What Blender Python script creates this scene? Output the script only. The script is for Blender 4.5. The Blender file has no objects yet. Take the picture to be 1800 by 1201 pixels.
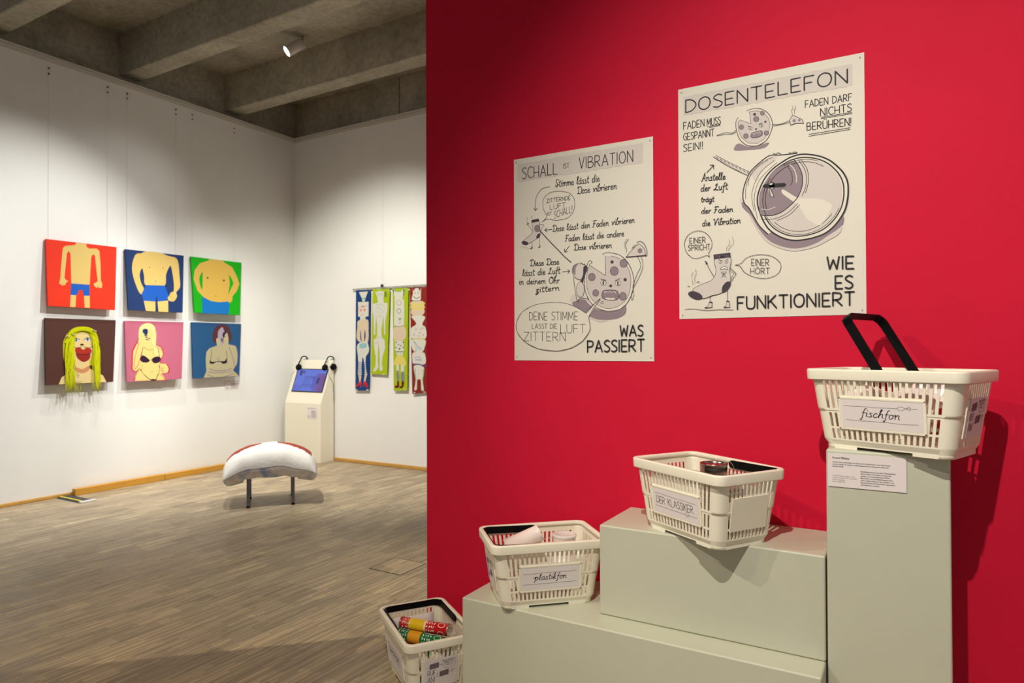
import bpy, bmesh, math, random
import numpy as np
from mathutils import Vector, Matrix
from mathutils.geometry import tessellate_polygon

random.seed(7)
scn = bpy.context.scene
COL = scn.collection

# ------------------------------------------------------------------ camera, world, light, exposure
F_PX = 1178.0
YAW, PITCH, ROLL = math.radians(30.6), math.radians(0.6), math.radians(-0.19)
FWD = Vector((-math.sin(YAW) * math.cos(PITCH), math.cos(YAW) * math.cos(PITCH), math.sin(PITCH)))
_r = Vector((math.cos(YAW), math.sin(YAW), 0.0))
_u = _r.cross(FWD)
RIGHT = math.cos(ROLL) * _r + math.sin(ROLL) * _u
UP = -math.sin(ROLL) * _r + math.cos(ROLL) * _u
EYE = Vector((0, 0, 1.308))
cam_data = bpy.data.cameras.new('camera')
cam_data.sensor_width = 36.0
cam_data.lens = F_PX / 1800 * 36.0
cam_data.clip_start = 0.05
cam_data.dof.use_dof = True
cam_data.dof.focus_distance = 2.35
cam_data.dof.aperture_fstop = 5.0
cam = bpy.data.objects.new('camera', cam_data)
COL.objects.link(cam)
M = Matrix((RIGHT, UP, -FWD)).transposed().to_4x4()
M.translation = EYE
cam.matrix_world = M
scn.camera = cam
scn.view_settings.view_transform = 'Standard'
scn.view_settings.look = 'None'
scn.view_settings.gamma = 1
scn.view_settings.use_curve_mapping = False
scn.view_settings.exposure = 0.0

world = bpy.data.worlds.new('world')
scn.world = world
world.use_nodes = True
world.node_tree.nodes['Background'].inputs[0].default_value = (1.0, 0.99, 0.96, 1)
world.node_tree.nodes['Background'].inputs[1].default_value = 0.38


def spot(name, loc, aim, power, cone, blend, color=(1, .86, .68), radius=.03):
    d = bpy.data.lights.new(name, 'SPOT')
    d.energy = power
    d.spot_size = math.radians(cone)
    d.spot_blend = blend
    d.color = color
    d.shadow_soft_size = radius
    o = bpy.data.objects.new(name, d)
    o.location = loc
    o.rotation_euler = (Vector(aim) - Vector(loc)).to_track_quat('-Z', 'Y').to_euler()
    COL.objects.link(o)
    return o


WARM = (1, .93, .82)
NEUT = (1, .995, .965)
spot('spot_light', (-.31, -.15, 3.6), (.05, 2.42, .75), 390, 78, 1.0, WARM, .018)
spot('spot_light', (-3.0, -.30, 3.6), (-.15, 2.3, .85), 190, 36, .8, WARM, .018)
spot('spot_light', (-5.27, 4.45, 4.19), (-6.5, 2.6, .3), 60, 80, 1.0, NEUT, .03)
spot('spot_light', (-3.4, 3.9, 3.96), (-6.5, 2.5, 1.25), 460, 58, .7, NEUT, .03)
spot('spot_light', (-4.2, 4.9, 3.96), (-6.5, 4.1, .2), 230, 64, 1.0, NEUT, .03)  # fill spot without a fixture, added to light the right-hand paintings
spot('spot_light', (-4.4, 2.2, 3.96), (-6.5, 2.3, .0), 140, 70, 1.0, NEUT, .03)  # unseen spot, added to brighten the near lower part of the left wall
spot('spot_light', (-4.1, 2.9, 3.95), (-5.2, 5.73, .5), 570, 78, .8, (1, .975, .89), .03)
spot('spot_light', (-5.5, 3.0, 3.95), (-5.4, 4.2, 0.0), 170, 70, .8, NEUT, .03)
spot('spot_light', (.3, 4.66, 3.95), (-2.7, 1.75, 0.0), 480, 46, .7, (1, .90, .72), .03)
spot('spot_light', (-2.6, -.9, 3.95), (-1.9, .8, 0.0), 200, 70, .9, (1, .82, .55), .04)

# ------------------------------------------------------------------ helpers
def link(o, parent=None):
    COL.objects.link(o)
    if parent is not None:
        o.parent = parent
    return o


def tag(o, label=None, cat=None, group=None, kind=None):
    if label: o['label'] = label
    if cat: o['category'] = cat
    if group: o['group'] = group
    if kind: o['kind'] = kind
    return o


def empty(name, loc=(0, 0, 0), rz=0.0):
    o = bpy.data.objects.new(name, None)
    o.empty_display_size = .05
    o.location = loc
    o.rotation_euler = (0, 0, rz)
    return link(o)


def obj(name, bm, mats, parent=None, smooth=False, world_coords=False):
    """links a bmesh as one object; world_coords: vertices were given in world space although the parent moves"""
    me = bpy.data.meshes.new(name)
    bm.normal_update()
    bm.to_mesh(me)
    bm.free()
    if not isinstance(mats, (list, tuple)): mats = [mats]
    for m in mats: me.materials.append(m)
    if smooth:
        for p in me.polygons: p.use_smooth = True
    o = bpy.data.objects.new(name, me)
    link(o, parent)
    if world_coords and parent is not None:
        pm = parent_matrix(parent)
        me.transform(pm.inverted())
    return o


def parent_matrix(p):
    m = Matrix.LocRotScale(p.location, p.rotation_euler, p.scale)
    if p.parent is not None: m = parent_matrix(p.parent) @ m
    return m


def box(bm, x0, x1, y0, y1, z0, z1, mat=0, bevel=0.0, seg=2):
    r = bmesh.ops.create_cube(bm, size=1.0)
    vs = r['verts']
    for v in vs:
        v.co = Vector((x0 + (v.co.x + .5) * (x1 - x0), y0 + (v.co.y + .5) * (y1 - y0), z0 + (v.co.z + .5) * (z1 - z0)))
    fs = set(f for v in vs for f in v.link_faces)
    for f in fs: f.material_index = mat
    if bevel > 0:
        es = list(set(e for v in vs for e in v.link_edges))
        r = bmesh.ops.bevel(bm, geom=es, offset=bevel, segments=seg, profile=.5, affect='EDGES')
        for f in r['faces']: f.material_index = mat


def tube(bm, pts, rad, n=8, mat=0, caps=True):
    pts = [Vector(p) for p in pts]
    rings = []
    up = Vector((0, 0, 1))
    for i, p in enumerate(pts):
        d = (pts[min(i + 1, len(pts) - 1)] - pts[max(i - 1, 0)]).normalized()
        a = d.cross(up)
        if a.length < .05: a = d.cross(Vector((1, 0, 0)))
        a.normalize()
        b = d.cross(a)
        r = rad[i] if isinstance(rad, (list, tuple)) else rad
        rings.append([bm.verts.new(p + a * r * math.cos(2 * math.pi * k / n) + b * r * math.sin(2 * math.pi * k / n)) for k in range(n)])
    for A, B in zip(rings, rings[1:]):
        for k in range(n):
            f = bm.faces.new((A[k], A[(k + 1) % n], B[(k + 1) % n], B[k])); f.material_index = mat; f.smooth = True
    if caps:
        for R in (rings[0], rings[-1]):
            f = bm.faces.new(R); f.material_index = mat


def lathe(bm, prof, n=32, mat=0, M4=None, mats=None):
    """prof: list of (r, z)"""
    rings = []
    for r, z in prof:
        ring = []
        for k in range(n):
            v = Vector((r * math.cos(2 * math.pi * k / n), r * math.sin(2 * math.pi * k / n), z))
            if M4 is not None: v = M4 @ v
            ring.append(bm.verts.new(v))
        rings.append(ring)
    for i, (A, B) in enumerate(zip(rings, rings[1:])):
        for k in range(n):
            f = bm.faces.new((A[k], A[(k + 1) % n], B[(k + 1) % n], B[k]))
            f.material_index = mats[i] if mats else mat
            f.smooth = True
    return rings


def catmull(P, closed=False, k=6):
    n = len(P)
    if n < 3: return list(P)
    out = []
    rng = range(n if closed else n - 1)
    for i in rng:
        if closed: a, b, c, d = P[(i - 1) % n], P[i], P[(i + 1) % n], P[(i + 2) % n]
        else: a, b, c, d = P[max(i - 1, 0)], P[i], P[i + 1], P[min(i + 2, n - 1)]
        for j in range(k):
            t = j / k
            out.append(tuple(.5 * ((2 * b[m]) + (c[m] - a[m]) * t + (2 * a[m] - 5 * b[m] + 4 * c[m] - d[m]) * t * t + (3 * b[m] - a[m] - 3 * c[m] + d[m]) * t ** 3) for m in range(len(b))))
    if closed: out.append(out[0])
    else: out.append(tuple(P[-1]))
    return out


def pixel_ray(x, y):
    return FWD + (x - 900) / F_PX * RIGHT - (y - 600.5) / F_PX * UP


def on_plane(x, y, p0, n):
    """where the sight line through photo pixel (x, y) meets a real surface: used to copy flat print at its true place"""
    d = pixel_ray(x, y)
    return EYE + d * ((Vector(p0) - EYE).dot(n) / d.dot(n))


# ------------------------------------------------------------------ materials
MATS = {}


def mat(name, color, rough=.6, metal=0.0, noise=0.0, nscale=8.0, bump=0.0, bscale=60.0, emit=None, estr=1.0, alpha=1.0, trans=0.0, spec=.5, sss=0.0, ndist=None):
    if name in MATS: return MATS[name]
    m = bpy.data.materials.new(name)
    m.use_nodes = True
    nt = m.node_tree
    b = nt.nodes['Principled BSDF']
    b.inputs['Base Color'].default_value = (*color, 1)
    b.inputs['Roughness'].default_value = rough
    b.inputs['Metallic'].default_value = metal
    b.inputs['Specular IOR Level'].default_value = spec
    if trans: b.inputs['Transmission Weight'].default_value = trans
    if alpha < 1: b.inputs['Alpha'].default_value = alpha
    if sss:
        b.inputs['Subsurface Weight'].default_value = sss
        b.inputs['Subsurface Radius'].default_value = (.01, .008, .005)
    if emit:
        b.inputs['Emission Color'].default_value = (*emit, 1)
        b.inputs['Emission Strength'].default_value = estr
    if noise or bump:
        tc = nt.nodes.new('ShaderNodeTexCoord')
    if noise:
        nz = nt.nodes.new('ShaderNodeTexNoise'); nz.inputs['Scale'].default_value = nscale; nz.inputs['Detail'].default_value = 6; nz.inputs['Roughness'].default_value = .65
        nt.links.new(tc.outputs['Object'], nz.inputs['Vector'])
        rp = nt.nodes.new('ShaderNodeMapRange')
        rp.inputs['From Min'].default_value = .3; rp.inputs['From Max'].default_value = .7
        rp.inputs['To Min'].default_value = 1 - noise; rp.inputs['To Max'].default_value = 1 + noise
        nt.links.new(nz.outputs['Fac'], rp.inputs['Value'])
        mx = nt.nodes.new('ShaderNodeVectorMath'); mx.operation = 'SCALE'
        mx.inputs[0].default_value = color
        nt.links.new(rp.outputs['Result'], mx.inputs['Scale'])
        nt.links.new(mx.outputs['Vector'], b.inputs['Base Color'])
    if bump:
        nb = nt.nodes.new('ShaderNodeTexNoise'); nb.inputs['Scale'].default_value = bscale; nb.inputs['Detail'].default_value = 4
        nt.links.new(tc.outputs['Object'], nb.inputs['Vector'])
        bp = nt.nodes.new('ShaderNodeBump'); bp.inputs['Strength'].default_value = bump; bp.inputs['Distance'].default_value = .01
        nt.links.new(nb.outputs['Fac'], bp.inputs['Height'])
        nt.links.new(bp.outputs['Normal'], b.inputs['Normal'])
    MATS[name] = m
    return m


def srgb(r, g, b):
    f = lambda c: (c / 255 / 12.92) if c / 255 <= .04045 else ((c / 255 + .055) / 1.055) ** 2.4
    return (f(r), f(g), f(b))


def concrete_material():
    m = bpy.data.materials.new('concrete'); m.use_nodes = True
    nt = m.node_tree; b = nt.nodes['Principled BSDF']; b.inputs['Roughness'].default_value = .85
    tc = nt.nodes.new('ShaderNodeTexCoord')
    n1 = nt.nodes.new('ShaderNodeTexNoise'); n1.inputs['Scale'].default_value = 1.3; n1.inputs['Detail'].default_value = 8; n1.inputs['Roughness'].default_value = .7
    n2 = nt.nodes.new('ShaderNodeTexNoise'); n2.inputs['Scale'].default_value = 22; n2.inputs['Detail'].default_value = 5
    nt.links.new(tc.outputs['Object'], n1.inputs['Vector']); nt.links.new(tc.outputs['Object'], n2.inputs['Vector'])
    r = nt.nodes.new('ShaderNodeValToRGB')
    r.color_ramp.elements[0].position = .3; r.color_ramp.elements[0].color = (*srgb(142, 136, 120), 1)
    r.color_ramp.elements[1].position = .72; r.color_ramp.elements[1].color = (*srgb(198, 192, 172), 1)
    nt.links.new(n1.outputs['Fac'], r.inputs['Fac'])
    mx = nt.nodes.new('ShaderNodeMix'); mx.data_type = 'RGBA'; mx.blend_type = 'MULTIPLY'; mx.inputs['Factor'].default_value = .5
    r2 = nt.nodes.new('ShaderNodeValToRGB'); r2.color_ramp.elements[0].color = (.55, .55, .55, 1); r2.color_ramp.elements[0].position = .3
    r2.color_ramp.elements[1].color = (1.1, 1.1, 1.1, 1); r2.color_ramp.elements[1].position = .65
    nt.links.new(n2.outputs['Fac'], r2.inputs['Fac'])
    nt.links.new(r.outputs['Color'], mx.inputs['A']); nt.links.new(r2.outputs['Color'], mx.inputs['B'])
    # small air holes
    vo = nt.nodes.new('ShaderNodeTexVoronoi'); vo.inputs['Scale'].default_value = 5.0
    nt.links.new(tc.outputs['Object'], vo.inputs['Vector'])
    lt = nt.nodes.new('ShaderNodeMath'); lt.operation = 'LESS_THAN'; lt.inputs[1].default_value = .035
    nt.links.new(vo.outputs['Distance'], lt.inputs[0])
    mh = nt.nodes.new('ShaderNodeMix'); mh.data_type = 'RGBA'; mh.inputs['B'].default_value = (.03, .027, .02, 1)
    nt.links.new(lt.outputs[0], mh.inputs['Factor']); nt.links.new(mx.outputs['Result'], mh.inputs['A'])
    nt.links.new(mh.outputs['Result'], b.inputs['Base Color'])
    bp = nt.nodes.new('ShaderNodeBump'); bp.inputs['Strength'].default_value = .35; bp.inputs['Distance'].default_value = .01
    nt.links.new(n2.outputs['Fac'], bp.inputs['Height']); nt.links.new(bp.outputs['Normal'], b.inputs['Normal'])
    return m


def parquet_material(name='parquet', dx=0.0, warm=1.0):
    """oak lamella parquet: narrow strips running along Y, every strip with its own tone"""
    m = bpy.data.materials.new(name); m.use_nodes = True
    nt = m.node_tree; b = nt.nodes['Principled BSDF']
    N = nt.nodes.new; L = nt.links.new

    def math_(op, a, c=None):
        n = N('ShaderNodeMath'); n.operation = op
        for i, v in enumerate((a, c)):
            if v is None: continue
            if isinstance(v, (int, float)): n.inputs[i].default_value = v
            else: L(v, n.inputs[i])
        return n.outputs[0]
    tc = N('ShaderNodeTexCoord'); sp = N('ShaderNodeSeparateXYZ'); L(tc.outputs['Object'], sp.inputs[0])
    X = math_('ADD', sp.outputs['X'], dx); Y = sp.outputs['Y']

    def cells(w, l, seed):
        row = math_('FLOOR', math_('DIVIDE', X, w))
        wn = N('ShaderNodeTexWhiteNoise'); wn.noise_dimensions = '1D'; L(math_('ADD', row, seed), wn.inputs['W'])
        colm = math_('FLOOR', math_('ADD', math_('DIVIDE', Y, l), wn.outputs['Value']))
        cb = N('ShaderNodeCombineXYZ'); L(row, cb.inputs[0]); L(colm, cb.inputs[1]); cb.inputs[2].default_value = seed
        w2 = N('ShaderNodeTexWhiteNoise'); w2.noise_dimensions = '3D'; L(cb.outputs[0], w2.inputs['Vector'])
        fy = math_('FRACT', math_('ADD', math_('DIVIDE', Y, l), wn.outputs['Value']))
        return w2.outputs['Value'], fy
    a, fa = cells(.0095, .21, 1.0)
    c, fc = cells(.095, .21, 5.0)
    g = N('ShaderNodeTexNoise'); g.inputs['Scale'].default_value = 1.0; g.inputs['Detail'].default_value = 4
    mp = N('ShaderNodeMapping'); mp.inputs['Scale'].default_value = (140, 5, 1); L(tc.outputs['Object'], mp.inputs['Vector']); L(mp.outputs[0], g.inputs['Vector'])
    v = math_('ADD', math_('MULTIPLY', a, .54), math_('ADD', math_('MULTIPLY', c, .22), math_('MULTIPLY', g.outputs['Fac'], .22)))
    r = N('ShaderNodeValToRGB')
    e = r.color_ramp.elements
    e[0].position = .12; e[0].color = (*srgb(116 * warm, 99 * warm, 78 * warm), 1)
    e[1].position = .95; e[1].color = (*srgb(222, 200, 158), 1)
    k = e.new(.5); k.color = (*srgb(158 * warm, 141 * warm, 114 * warm), 1)
    k = e.new(.72); k.color = (*srgb(179 * warm, 160 * warm, 130 * warm), 1)
    L(v, r.inputs['Fac']); L(r.outputs['Color'], b.inputs['Base Color'])
    rr = math_('ADD', math_('MULTIPLY', a, .12), .40)
    L(rr, b.inputs['Roughness'])
    bp = N('ShaderNodeBump'); bp.inputs['Strength'].default_value = .08; bp.inputs['Distance'].default_value = .002
    L(v, bp.inputs['Height']); L(bp.outputs['Normal'], b.inputs['Normal'])
    return m


CONC = concrete_material()
PARQ = parquet_material()
PARQ2 = parquet_material('parquet_hatch', 3.3, 1.04)
WHITE = mat('white_wall_paint', (.80, .79, .75), .75, noise=.015, nscale=2.0, bump=.05, bscale=120)
RED = mat('red_wall_paint', (.60, .0065, .036), .7, noise=.04, nscale=2.2, bump=.05, bscale=200, spec=.18)
OAK = mat('oak_baseboard', srgb(196, 148, 70), .5, noise=.12, nscale=9)
DUCT = mat('ochre_duct', srgb(196, 142, 50), .45, noise=.06, nscale=5)
PLINTH = mat('sage_grey_paint', srgb(191, 191, 171), .42, noise=.02, nscale=4, bump=.03, bscale=150)
PLASTIC = mat('cream_plastic', srgb(238, 232, 212), .38, noise=.01, nscale=3, sss=.08)
BLACKP = mat('black_plastic', (.003, .003, .0035), .55, spec=.12, bump=.03, bscale=300)
PAPER = mat('paper', srgb(219, 213, 199), .7, bump=.03, bscale=30)
CARD = mat('cool_white_paper', srgb(226, 217, 216), .7)
INK = mat('black_ink', (.012, .010, .012), .7)
INK2 = mat('dark_plum_ink', srgb(62, 50, 62), .7)
MAUVE = mat('mauve_ink', srgb(138, 122, 130), .7)
LGREY = mat('light_grey_ink', srgb(205, 196, 188), .7)
PLGREY = mat('pizza_grey_ink', srgb(200, 190, 184), .7)
METAL = mat('bare_metal', (.62, .60, .57), .25, metal=1.0)
DMETAL = mat('dark_metal', (.05, .05, .055), .4, metal=.6)
KIOSK = mat('ivory_paint', srgb(232, 226, 205), .5, noise=.01, nscale=3)
STEEL = mat('grey_steel', srgb(120, 120, 128), .35, metal=.7)

# ------------------------------------------------------------------ the room
XL, YB = -6.5, 5.73
XC, YC = -6.64, 5.88
ZT, ZC = 3.89, 4.40

bm = bmesh.new(); box(bm, XC - .2, 4.5, -4.5, YC + .2, -.12, 0)
tag(obj('floor', bm, PARQ), kind='structure')

bm = bmesh.new(); box(bm, XC - .2, 4.5, -4.5, YC + .2, ZC, ZC + .2)
ceil = tag(obj('ceiling', bm, CONC), kind='structure')
y0 = 3.68 - 1.17 * 6
for i in range(8):
    y = y0 + 1.17 * i
    bm = bmesh.new()
    vs = [bm.verts.new(p) for p in [(XC, y - .012, ZC), (XC, y, 4.0), (XC, y + .195, 4.0), (XC, y + .207, ZC)]]
    ve = [bm.verts.new((4.5, v.co.y, v.co.z)) for v in vs]
    for k in range(4): bm.faces.new((vs[k], vs[(k + 1) % 4], ve[(k + 1) % 4], ve[k]))
    bm.faces.new(vs[::-1]); bm.faces.new(ve)
    bmesh.ops.bevel(bm, geom=[e for e in bm.edges if abs(e.verts[0].co.x - e.verts[1].co.x) > 1 and e.verts[0].co.z < 4.1], offset=.008, segments=1, affect='EDGES')
    bmesh.ops.recalc_face_normals(bm, faces=bm.faces)
    obj('beam', bm, CONC, ceil)

bm = bmesh.new(); box(bm, XC, XL, -4.5, YC, 0, ZT)
wl = tag(obj('wall_left', bm, WHITE), kind='structure')
bm = bmesh.new(); box(bm, XC - .2, XC, -4.5, YC + .2, 0, ZC)
obj('concrete_band', bm, CONC, wl)
bm = bmesh.new(); box(bm, XC, XL + .012, -4.5, YB - .0, ZT - .002, ZT + .016)
box(bm, XL - .01, XL + .008, -4.5, YB, ZT - .045, ZT - .008)
obj('ledge', bm, mat('ledge_paint', (.62, .59, .52), .7), wl)

bm = bmesh.new(); box(bm, XL, 4.5, YB, YC, 0, ZT)
wb = tag(obj('wall_back', bm, WHITE), kind='structure')
edges = [XC, -4.955, -2.9, -.9, 1.1, 3.1, 4.5]
for a, c in zip(edges, edges[1:]):
    bm = bmesh.new(); box(bm, a + .006, c - .006, YC, YC + .2, 3.8, ZC, bevel=.004, seg=1)
    obj('concrete_panel', bm, CONC, wb)
bm = bmesh.new(); box(bm, XL, 4.5, YB - .012, YC, ZT - .002, ZT + .016)
box(bm, XL, 4.5, YB - .008, YB + .01, ZT - .045, ZT - .008)
obj('ledge', bm, MATS['ledge_paint'], wb)

# red partition
bm = bmesh.new(); box(bm, -1.883, 4.2, 2.42, 2.54, 0, 3.5, bevel=.002, seg=1)
tag(obj('wall_partition', bm, RED), kind='structure')

# baseboards
bm = bmesh.new()
box(bm, XL, XL + .022, -4.5, YB, 0, .03, bevel=.006)
tag(obj('baseboard_left', bm, OAK), kind='structure')
bm = bmesh.new()
box(bm, XL + .02, 4.5, YB - .018, YB, 0, .038, bevel=.006)
tag(obj('baseboard_back', bm, OAK), kind='structure')

# ochre cable duct along the left wall (two lengths)
duct = empty('cable_duct', (XL + .05, 3.18, 0))
tag(duct, 'long ochre boxed cable duct lying on floor along the left white wall', 'cable duct')
for a, c, dz in ((3.18, 4.02, 0), (4.024, 5.49, -.004)):
    bm = bmesh.new(); box(bm, XL + .022, XL + .075, a, c, 0, .062 + dz, bevel=.003, seg=1)
    obj('duct_length', bm, DUCT, duct, world_coords=True)

# black and yellow cable ramp
ramp = empty('cable_ramp', (-6.3, 3.11, 0))
tag(ramp, 'short black cable ramp with yellow stripe on floor at end of the cable duct', 'cable ramp')
bm = bmesh.new()
vs = []
for x in (-6.465, -6.10):
    vs.append([bm.verts.new((x, yy, zz)) for yy, zz in ((3.045, 0), (3.065, .012), (3.15, .014), (3.18, 0))])
for k in range(3): bm.faces.new((vs[0][k], vs[0][k + 1], vs[1][k + 1], vs[1][k]))
bm.faces.new((vs[0][3], vs[0][0], vs[1][0], vs[1][3])); bm.faces.new(vs[0]); bm.faces.new(vs[1][::-1])
bmesh.ops.recalc_face_normals(bm, faces=bm.faces)
obj('rubber_strip', bm, mat('dark_rubber', (.035, .034, .04), .6), ramp, world_coords=True)
bm = bmesh.new(); box(bm, -6.46, -6.11, 3.066, 3.082, .0125, .0155)
obj('yellow_stripe', bm, mat('yellow_tape', (.75, .62, .02), .5), ramp, world_coords=True)
bm = bmesh.new(); box(bm, -6.10, -6.065, 3.045, 3.18, 0, .016, bevel=.003, seg=1)
obj('end_plate', bm, mat('pale_metal', (.62, .62, .6), .4, metal=.3), ramp, world_coords=True)

# floor hatch: recessed dark joint with a parquet lid
hx0, hx1, hy0, hy1 = -2.775, -2.535, 3.012, 3.255
hatch = empty('floor_hatch', (-2.655, 3.13, 0))
tag(hatch, 'square parquet access hatch with thin dark edge, set in floor left of red wall', 'floor hatch')
bm = bmesh.new()
t = .005
for a in ((hx0, hx1, hy0, hy0 + t), (hx0, hx1, hy1 - t, hy1), (hx0, hx0 + t, hy0, hy1), (hx1 - t, hx1, hy0, hy1)): box(bm, *a, .0002, .0016)
obj('frame', bm, mat('brass_dark', (.035, .03, .025), .45, metal=.4), hatch, world_coords=True)
bm = bmesh.new(); box(bm, hx0 + t, hx1 - t, hy0 + t, hy1 - t, .0002, .0012)
obj('lid', bm, PARQ2, hatch, world_coords=True)

# ------------------------------------------------------------------ plinths
def plinth(x0, x1, y0, y1, z0, z1, label):
    bm = bmesh.new(); box(bm, x0, x1, y0, y1, z0, z1, bevel=.006, seg=3)
    for f in bm.faces: f.smooth = True
    o = obj('plinth', bm, PLINTH)
    mod = o.modifiers.new('w', 'WEIGHTED_NORMAL'); mod.keep_sharp = True
    tag(o, label, 'plinth', 'stepped grey-green plinths')
    return o


plinth(-1.405, -.211, 2.012, 2.418, 0, .404, 'long low grey-green plinth at the bottom of the steps by red wall')
plinth(-.911, -.2105, 2.12, 2.418, .4045, .7075, 'middle grey-green block lying on the long low plinth')
plinth(-.2065, .094, 2.12, 2.418, 0, 1.0155, 'tall narrow grey-green plinth at right of the steps')

# ------------------------------------------------------------------ drawing on flat surfaces
GL = {
 'A': '7|0,0 3.5,10 7,0;1.2,3.4 5.8,3.4', 'B': '6|0,0 0,10;~0,10 4,9.6 5,7.8 3.8,5.6 0,5.2;~0,5.2 4.6,4.8 6,2.6 4.6,.4 0,0',
 'C': '6|~6,8.8 4,10 1.6,9 .2,6.5 .2,3.5 1.6,1 4,0 6,1.2', 'D': '6|0,0 0,10;~0,10 3.5,9.4 6,6.5 6,3.5 3.5,.6 0,0',
 'E': '5|5,10 0,10 0,0 5,0;0,4.6 4.2,4.6', 'F': '5|5,10 0,10 0,0;0,5.2 4,5.2',
 'G': '6|~6,8.8 4,10 1.6,9 .2,6.5 .2,3.5 1.6,1 4,0 6,1.2;6,1.2 6,4.8 3.5,4.8', 'H': '6|0,0 0,10;6,0 6,10;0,4.4 6,4.4', 'I': '.6|.3,0 .3,10',
 'K': '6|0,0 0,10;5.4,10 0,4.2;1.8,5.6 6,0', 'L': '5|0,10 0,0 5,0', 'M': '8|0,0 .6,10 4,2 7.4,10 8,0', 'N': '6|0,0 0,10 6,0 6,10',
 'O': '7|~3.5,10 1,8.6 0,5 1,1.4 3.5,0 6,1.4 7,5 6,8.6 3.5,10', 'P': '5.5|0,0 0,10;~0,10 4.4,9.4 5.5,7.4 4.2,5 0,4.4',
 'R': '6|0,0 0,10;~0,10 4.4,9.4 5.5,7.4 4.2,5 0,4.4;2,4.6 6,0', 'S': '5|~5,9 3,10 .8,9 .3,7.2 2.4,5.4 4.8,3.6 4.8,1.4 2.6,0 0,.8',
 'T': '6|0,10 6,10;3,10 3,0', 'U': '6|~0,10 0,3 1,.6 3,0 5,.6 6,3 6,10', 'V': '6|0,10 3,0 6,10', 'W': '8|0,10 1.6,0 4,7.5 6.4,0 8,10',
 'Z': '6|0,10 6,10 0,0 6,0', '!': '.6|.3,10 .3,3;.3,.8 .3,0', '-': '3|0,4.5 3,4.5', '.': '.6|.3,.5 .3,0', ',': '.6|.5,.6 0,-1.4',
 'a': '4.6|~3.8,4.2 2.2,5 .6,3.8 .2,1.6 1.4,0 3,.6 3.8,2.6;~3.9,5 3.8,1 4.6,0', 'b': '4.4|~0,1 1.6,8 2.6,10 1.4,9.6 .8,6 .6,1 1.8,0 3.6,1.2 3.8,3.6 2.4,4.8 4.4,4.6',
 'c': '3.6|~3.2,4.2 2,5 .6,3.8 .2,1.8 1.2,.1 2.6,.2 3.6,1', 'd': '4.8|~3.6,4.2 2.2,5 .6,3.8 .2,1.6 1.4,0 3,.8 3.8,3;~4.2,10 3.7,5 3.7,1 4.8,0',
 'e': '3.8|~.3,2.2 2.4,2.8 3,4 2,5 .7,4 .3,1.8 1.4,.1 2.8,.4 3.8,1.4', 'f': '3|~-.6,-3 .6,-4 1.2,-1 1.4,6 2.2,9.6 3.4,9.4;.2,4.6 3,4.8',
 'g': '4.4|~3.8,4.2 2.2,5 .6,3.8 .4,1.6 1.6,.4 3.2,1.2 3.8,3;~3.9,5 3.7,-1 2.6,-4 .6,-3.4 2,-1.4 4.4,.4', 'h': '4.6|~0,1 1.8,8 2.4,10 1.2,9.4 .8,5 .6,0;~.6,2.4 2,4.6 3.4,4.4 3.4,1.4 4.6,0',
 'i': '1.8|~.2,3.6 .8,5 .8,1 1.8,0;.9,7.2 1.1,7.8', 'k': '4.4|~0,1 1.6,8 2.2,10 1.2,9.4 .8,5 .6,0;3.2,5 .8,2.4 3.4,.3 4.4,.4',
 'l': '2.4|~0,1 1.6,7 2,9.6 1,9.6 .6,5 .8,1 2.4,0', 'm': '6.4|~0,3.8 .6,5 .6,0;~.6,3 1.8,4.8 2.9,4.4 2.9,0;~2.9,3 4.2,4.8 5.3,4.4 5.4,1 6.4,0',
 'n': '4.6|~0,3.8 .6,5 .6,0;~.6,2.6 2,4.7 3.4,4.4 3.4,1.2 4.6,0', 'o': '4|~2,5 .5,4 .2,2 1.2,.1 2.8,.3 3.4,2.4 2.8,4.4 2,5 3.4,4 4.4,4.2',
 'p': '4.6|~-.8,3.4 .6,5 .4,0 0,-4;~.5,3.4 2,5 3.8,4 3.8,1.8 2.4,.2 .5,.8', 'r': '3.2|~0,3.8 .7,5 .7,0;~.7,2.6 1.8,4.6 3.2,4.8', 's': '3.4|~2.8,4.4 1.6,5 .8,4 2.4,2.2 2.2,.5 .9,0 0,.6;~2.2,.3 3.4,.4',
 't': '3|~1.4,9 1.1,4 1.3,.6 2.2,0 3,.6;0,6 3,6.2', 'u': '4.6|~.2,4.4 .6,5 .5,1.4 1.6,0 3,1 3.6,4.8;~3.7,5 3.7,1 4.6,0', 'v': '4|~0,4.4 .6,4.8 1.4,0 3,4.6 4,4.4',
 'w': '6|~0,4.6 1.2,.2 2.6,4 4,.2 5.2,4.8 6,4.6', 'z': '3.8|~.4,4.4 3.2,4.8 .6,.8 2.4,.8 3,-1.6 1,-4 .2,-2.8 3.8,.4',
}
for k, d in (('Ä', 'A'), ('Ö', 'O'), ('Ü', 'U'), ('ä', 'a'), ('ü', 'u'), ('ö', 'o')):
    hgt = 11.6 if k.isupper() else 7
    GL[k] = GL[d] + ';2,%g 2.2,%g;%g,%g %g,%g' % (hgt, hgt + .7, 4.6 if k.isupper() else 3.4, hgt, 4.8 if k.isupper() else 3.6, hgt + .7)
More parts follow.
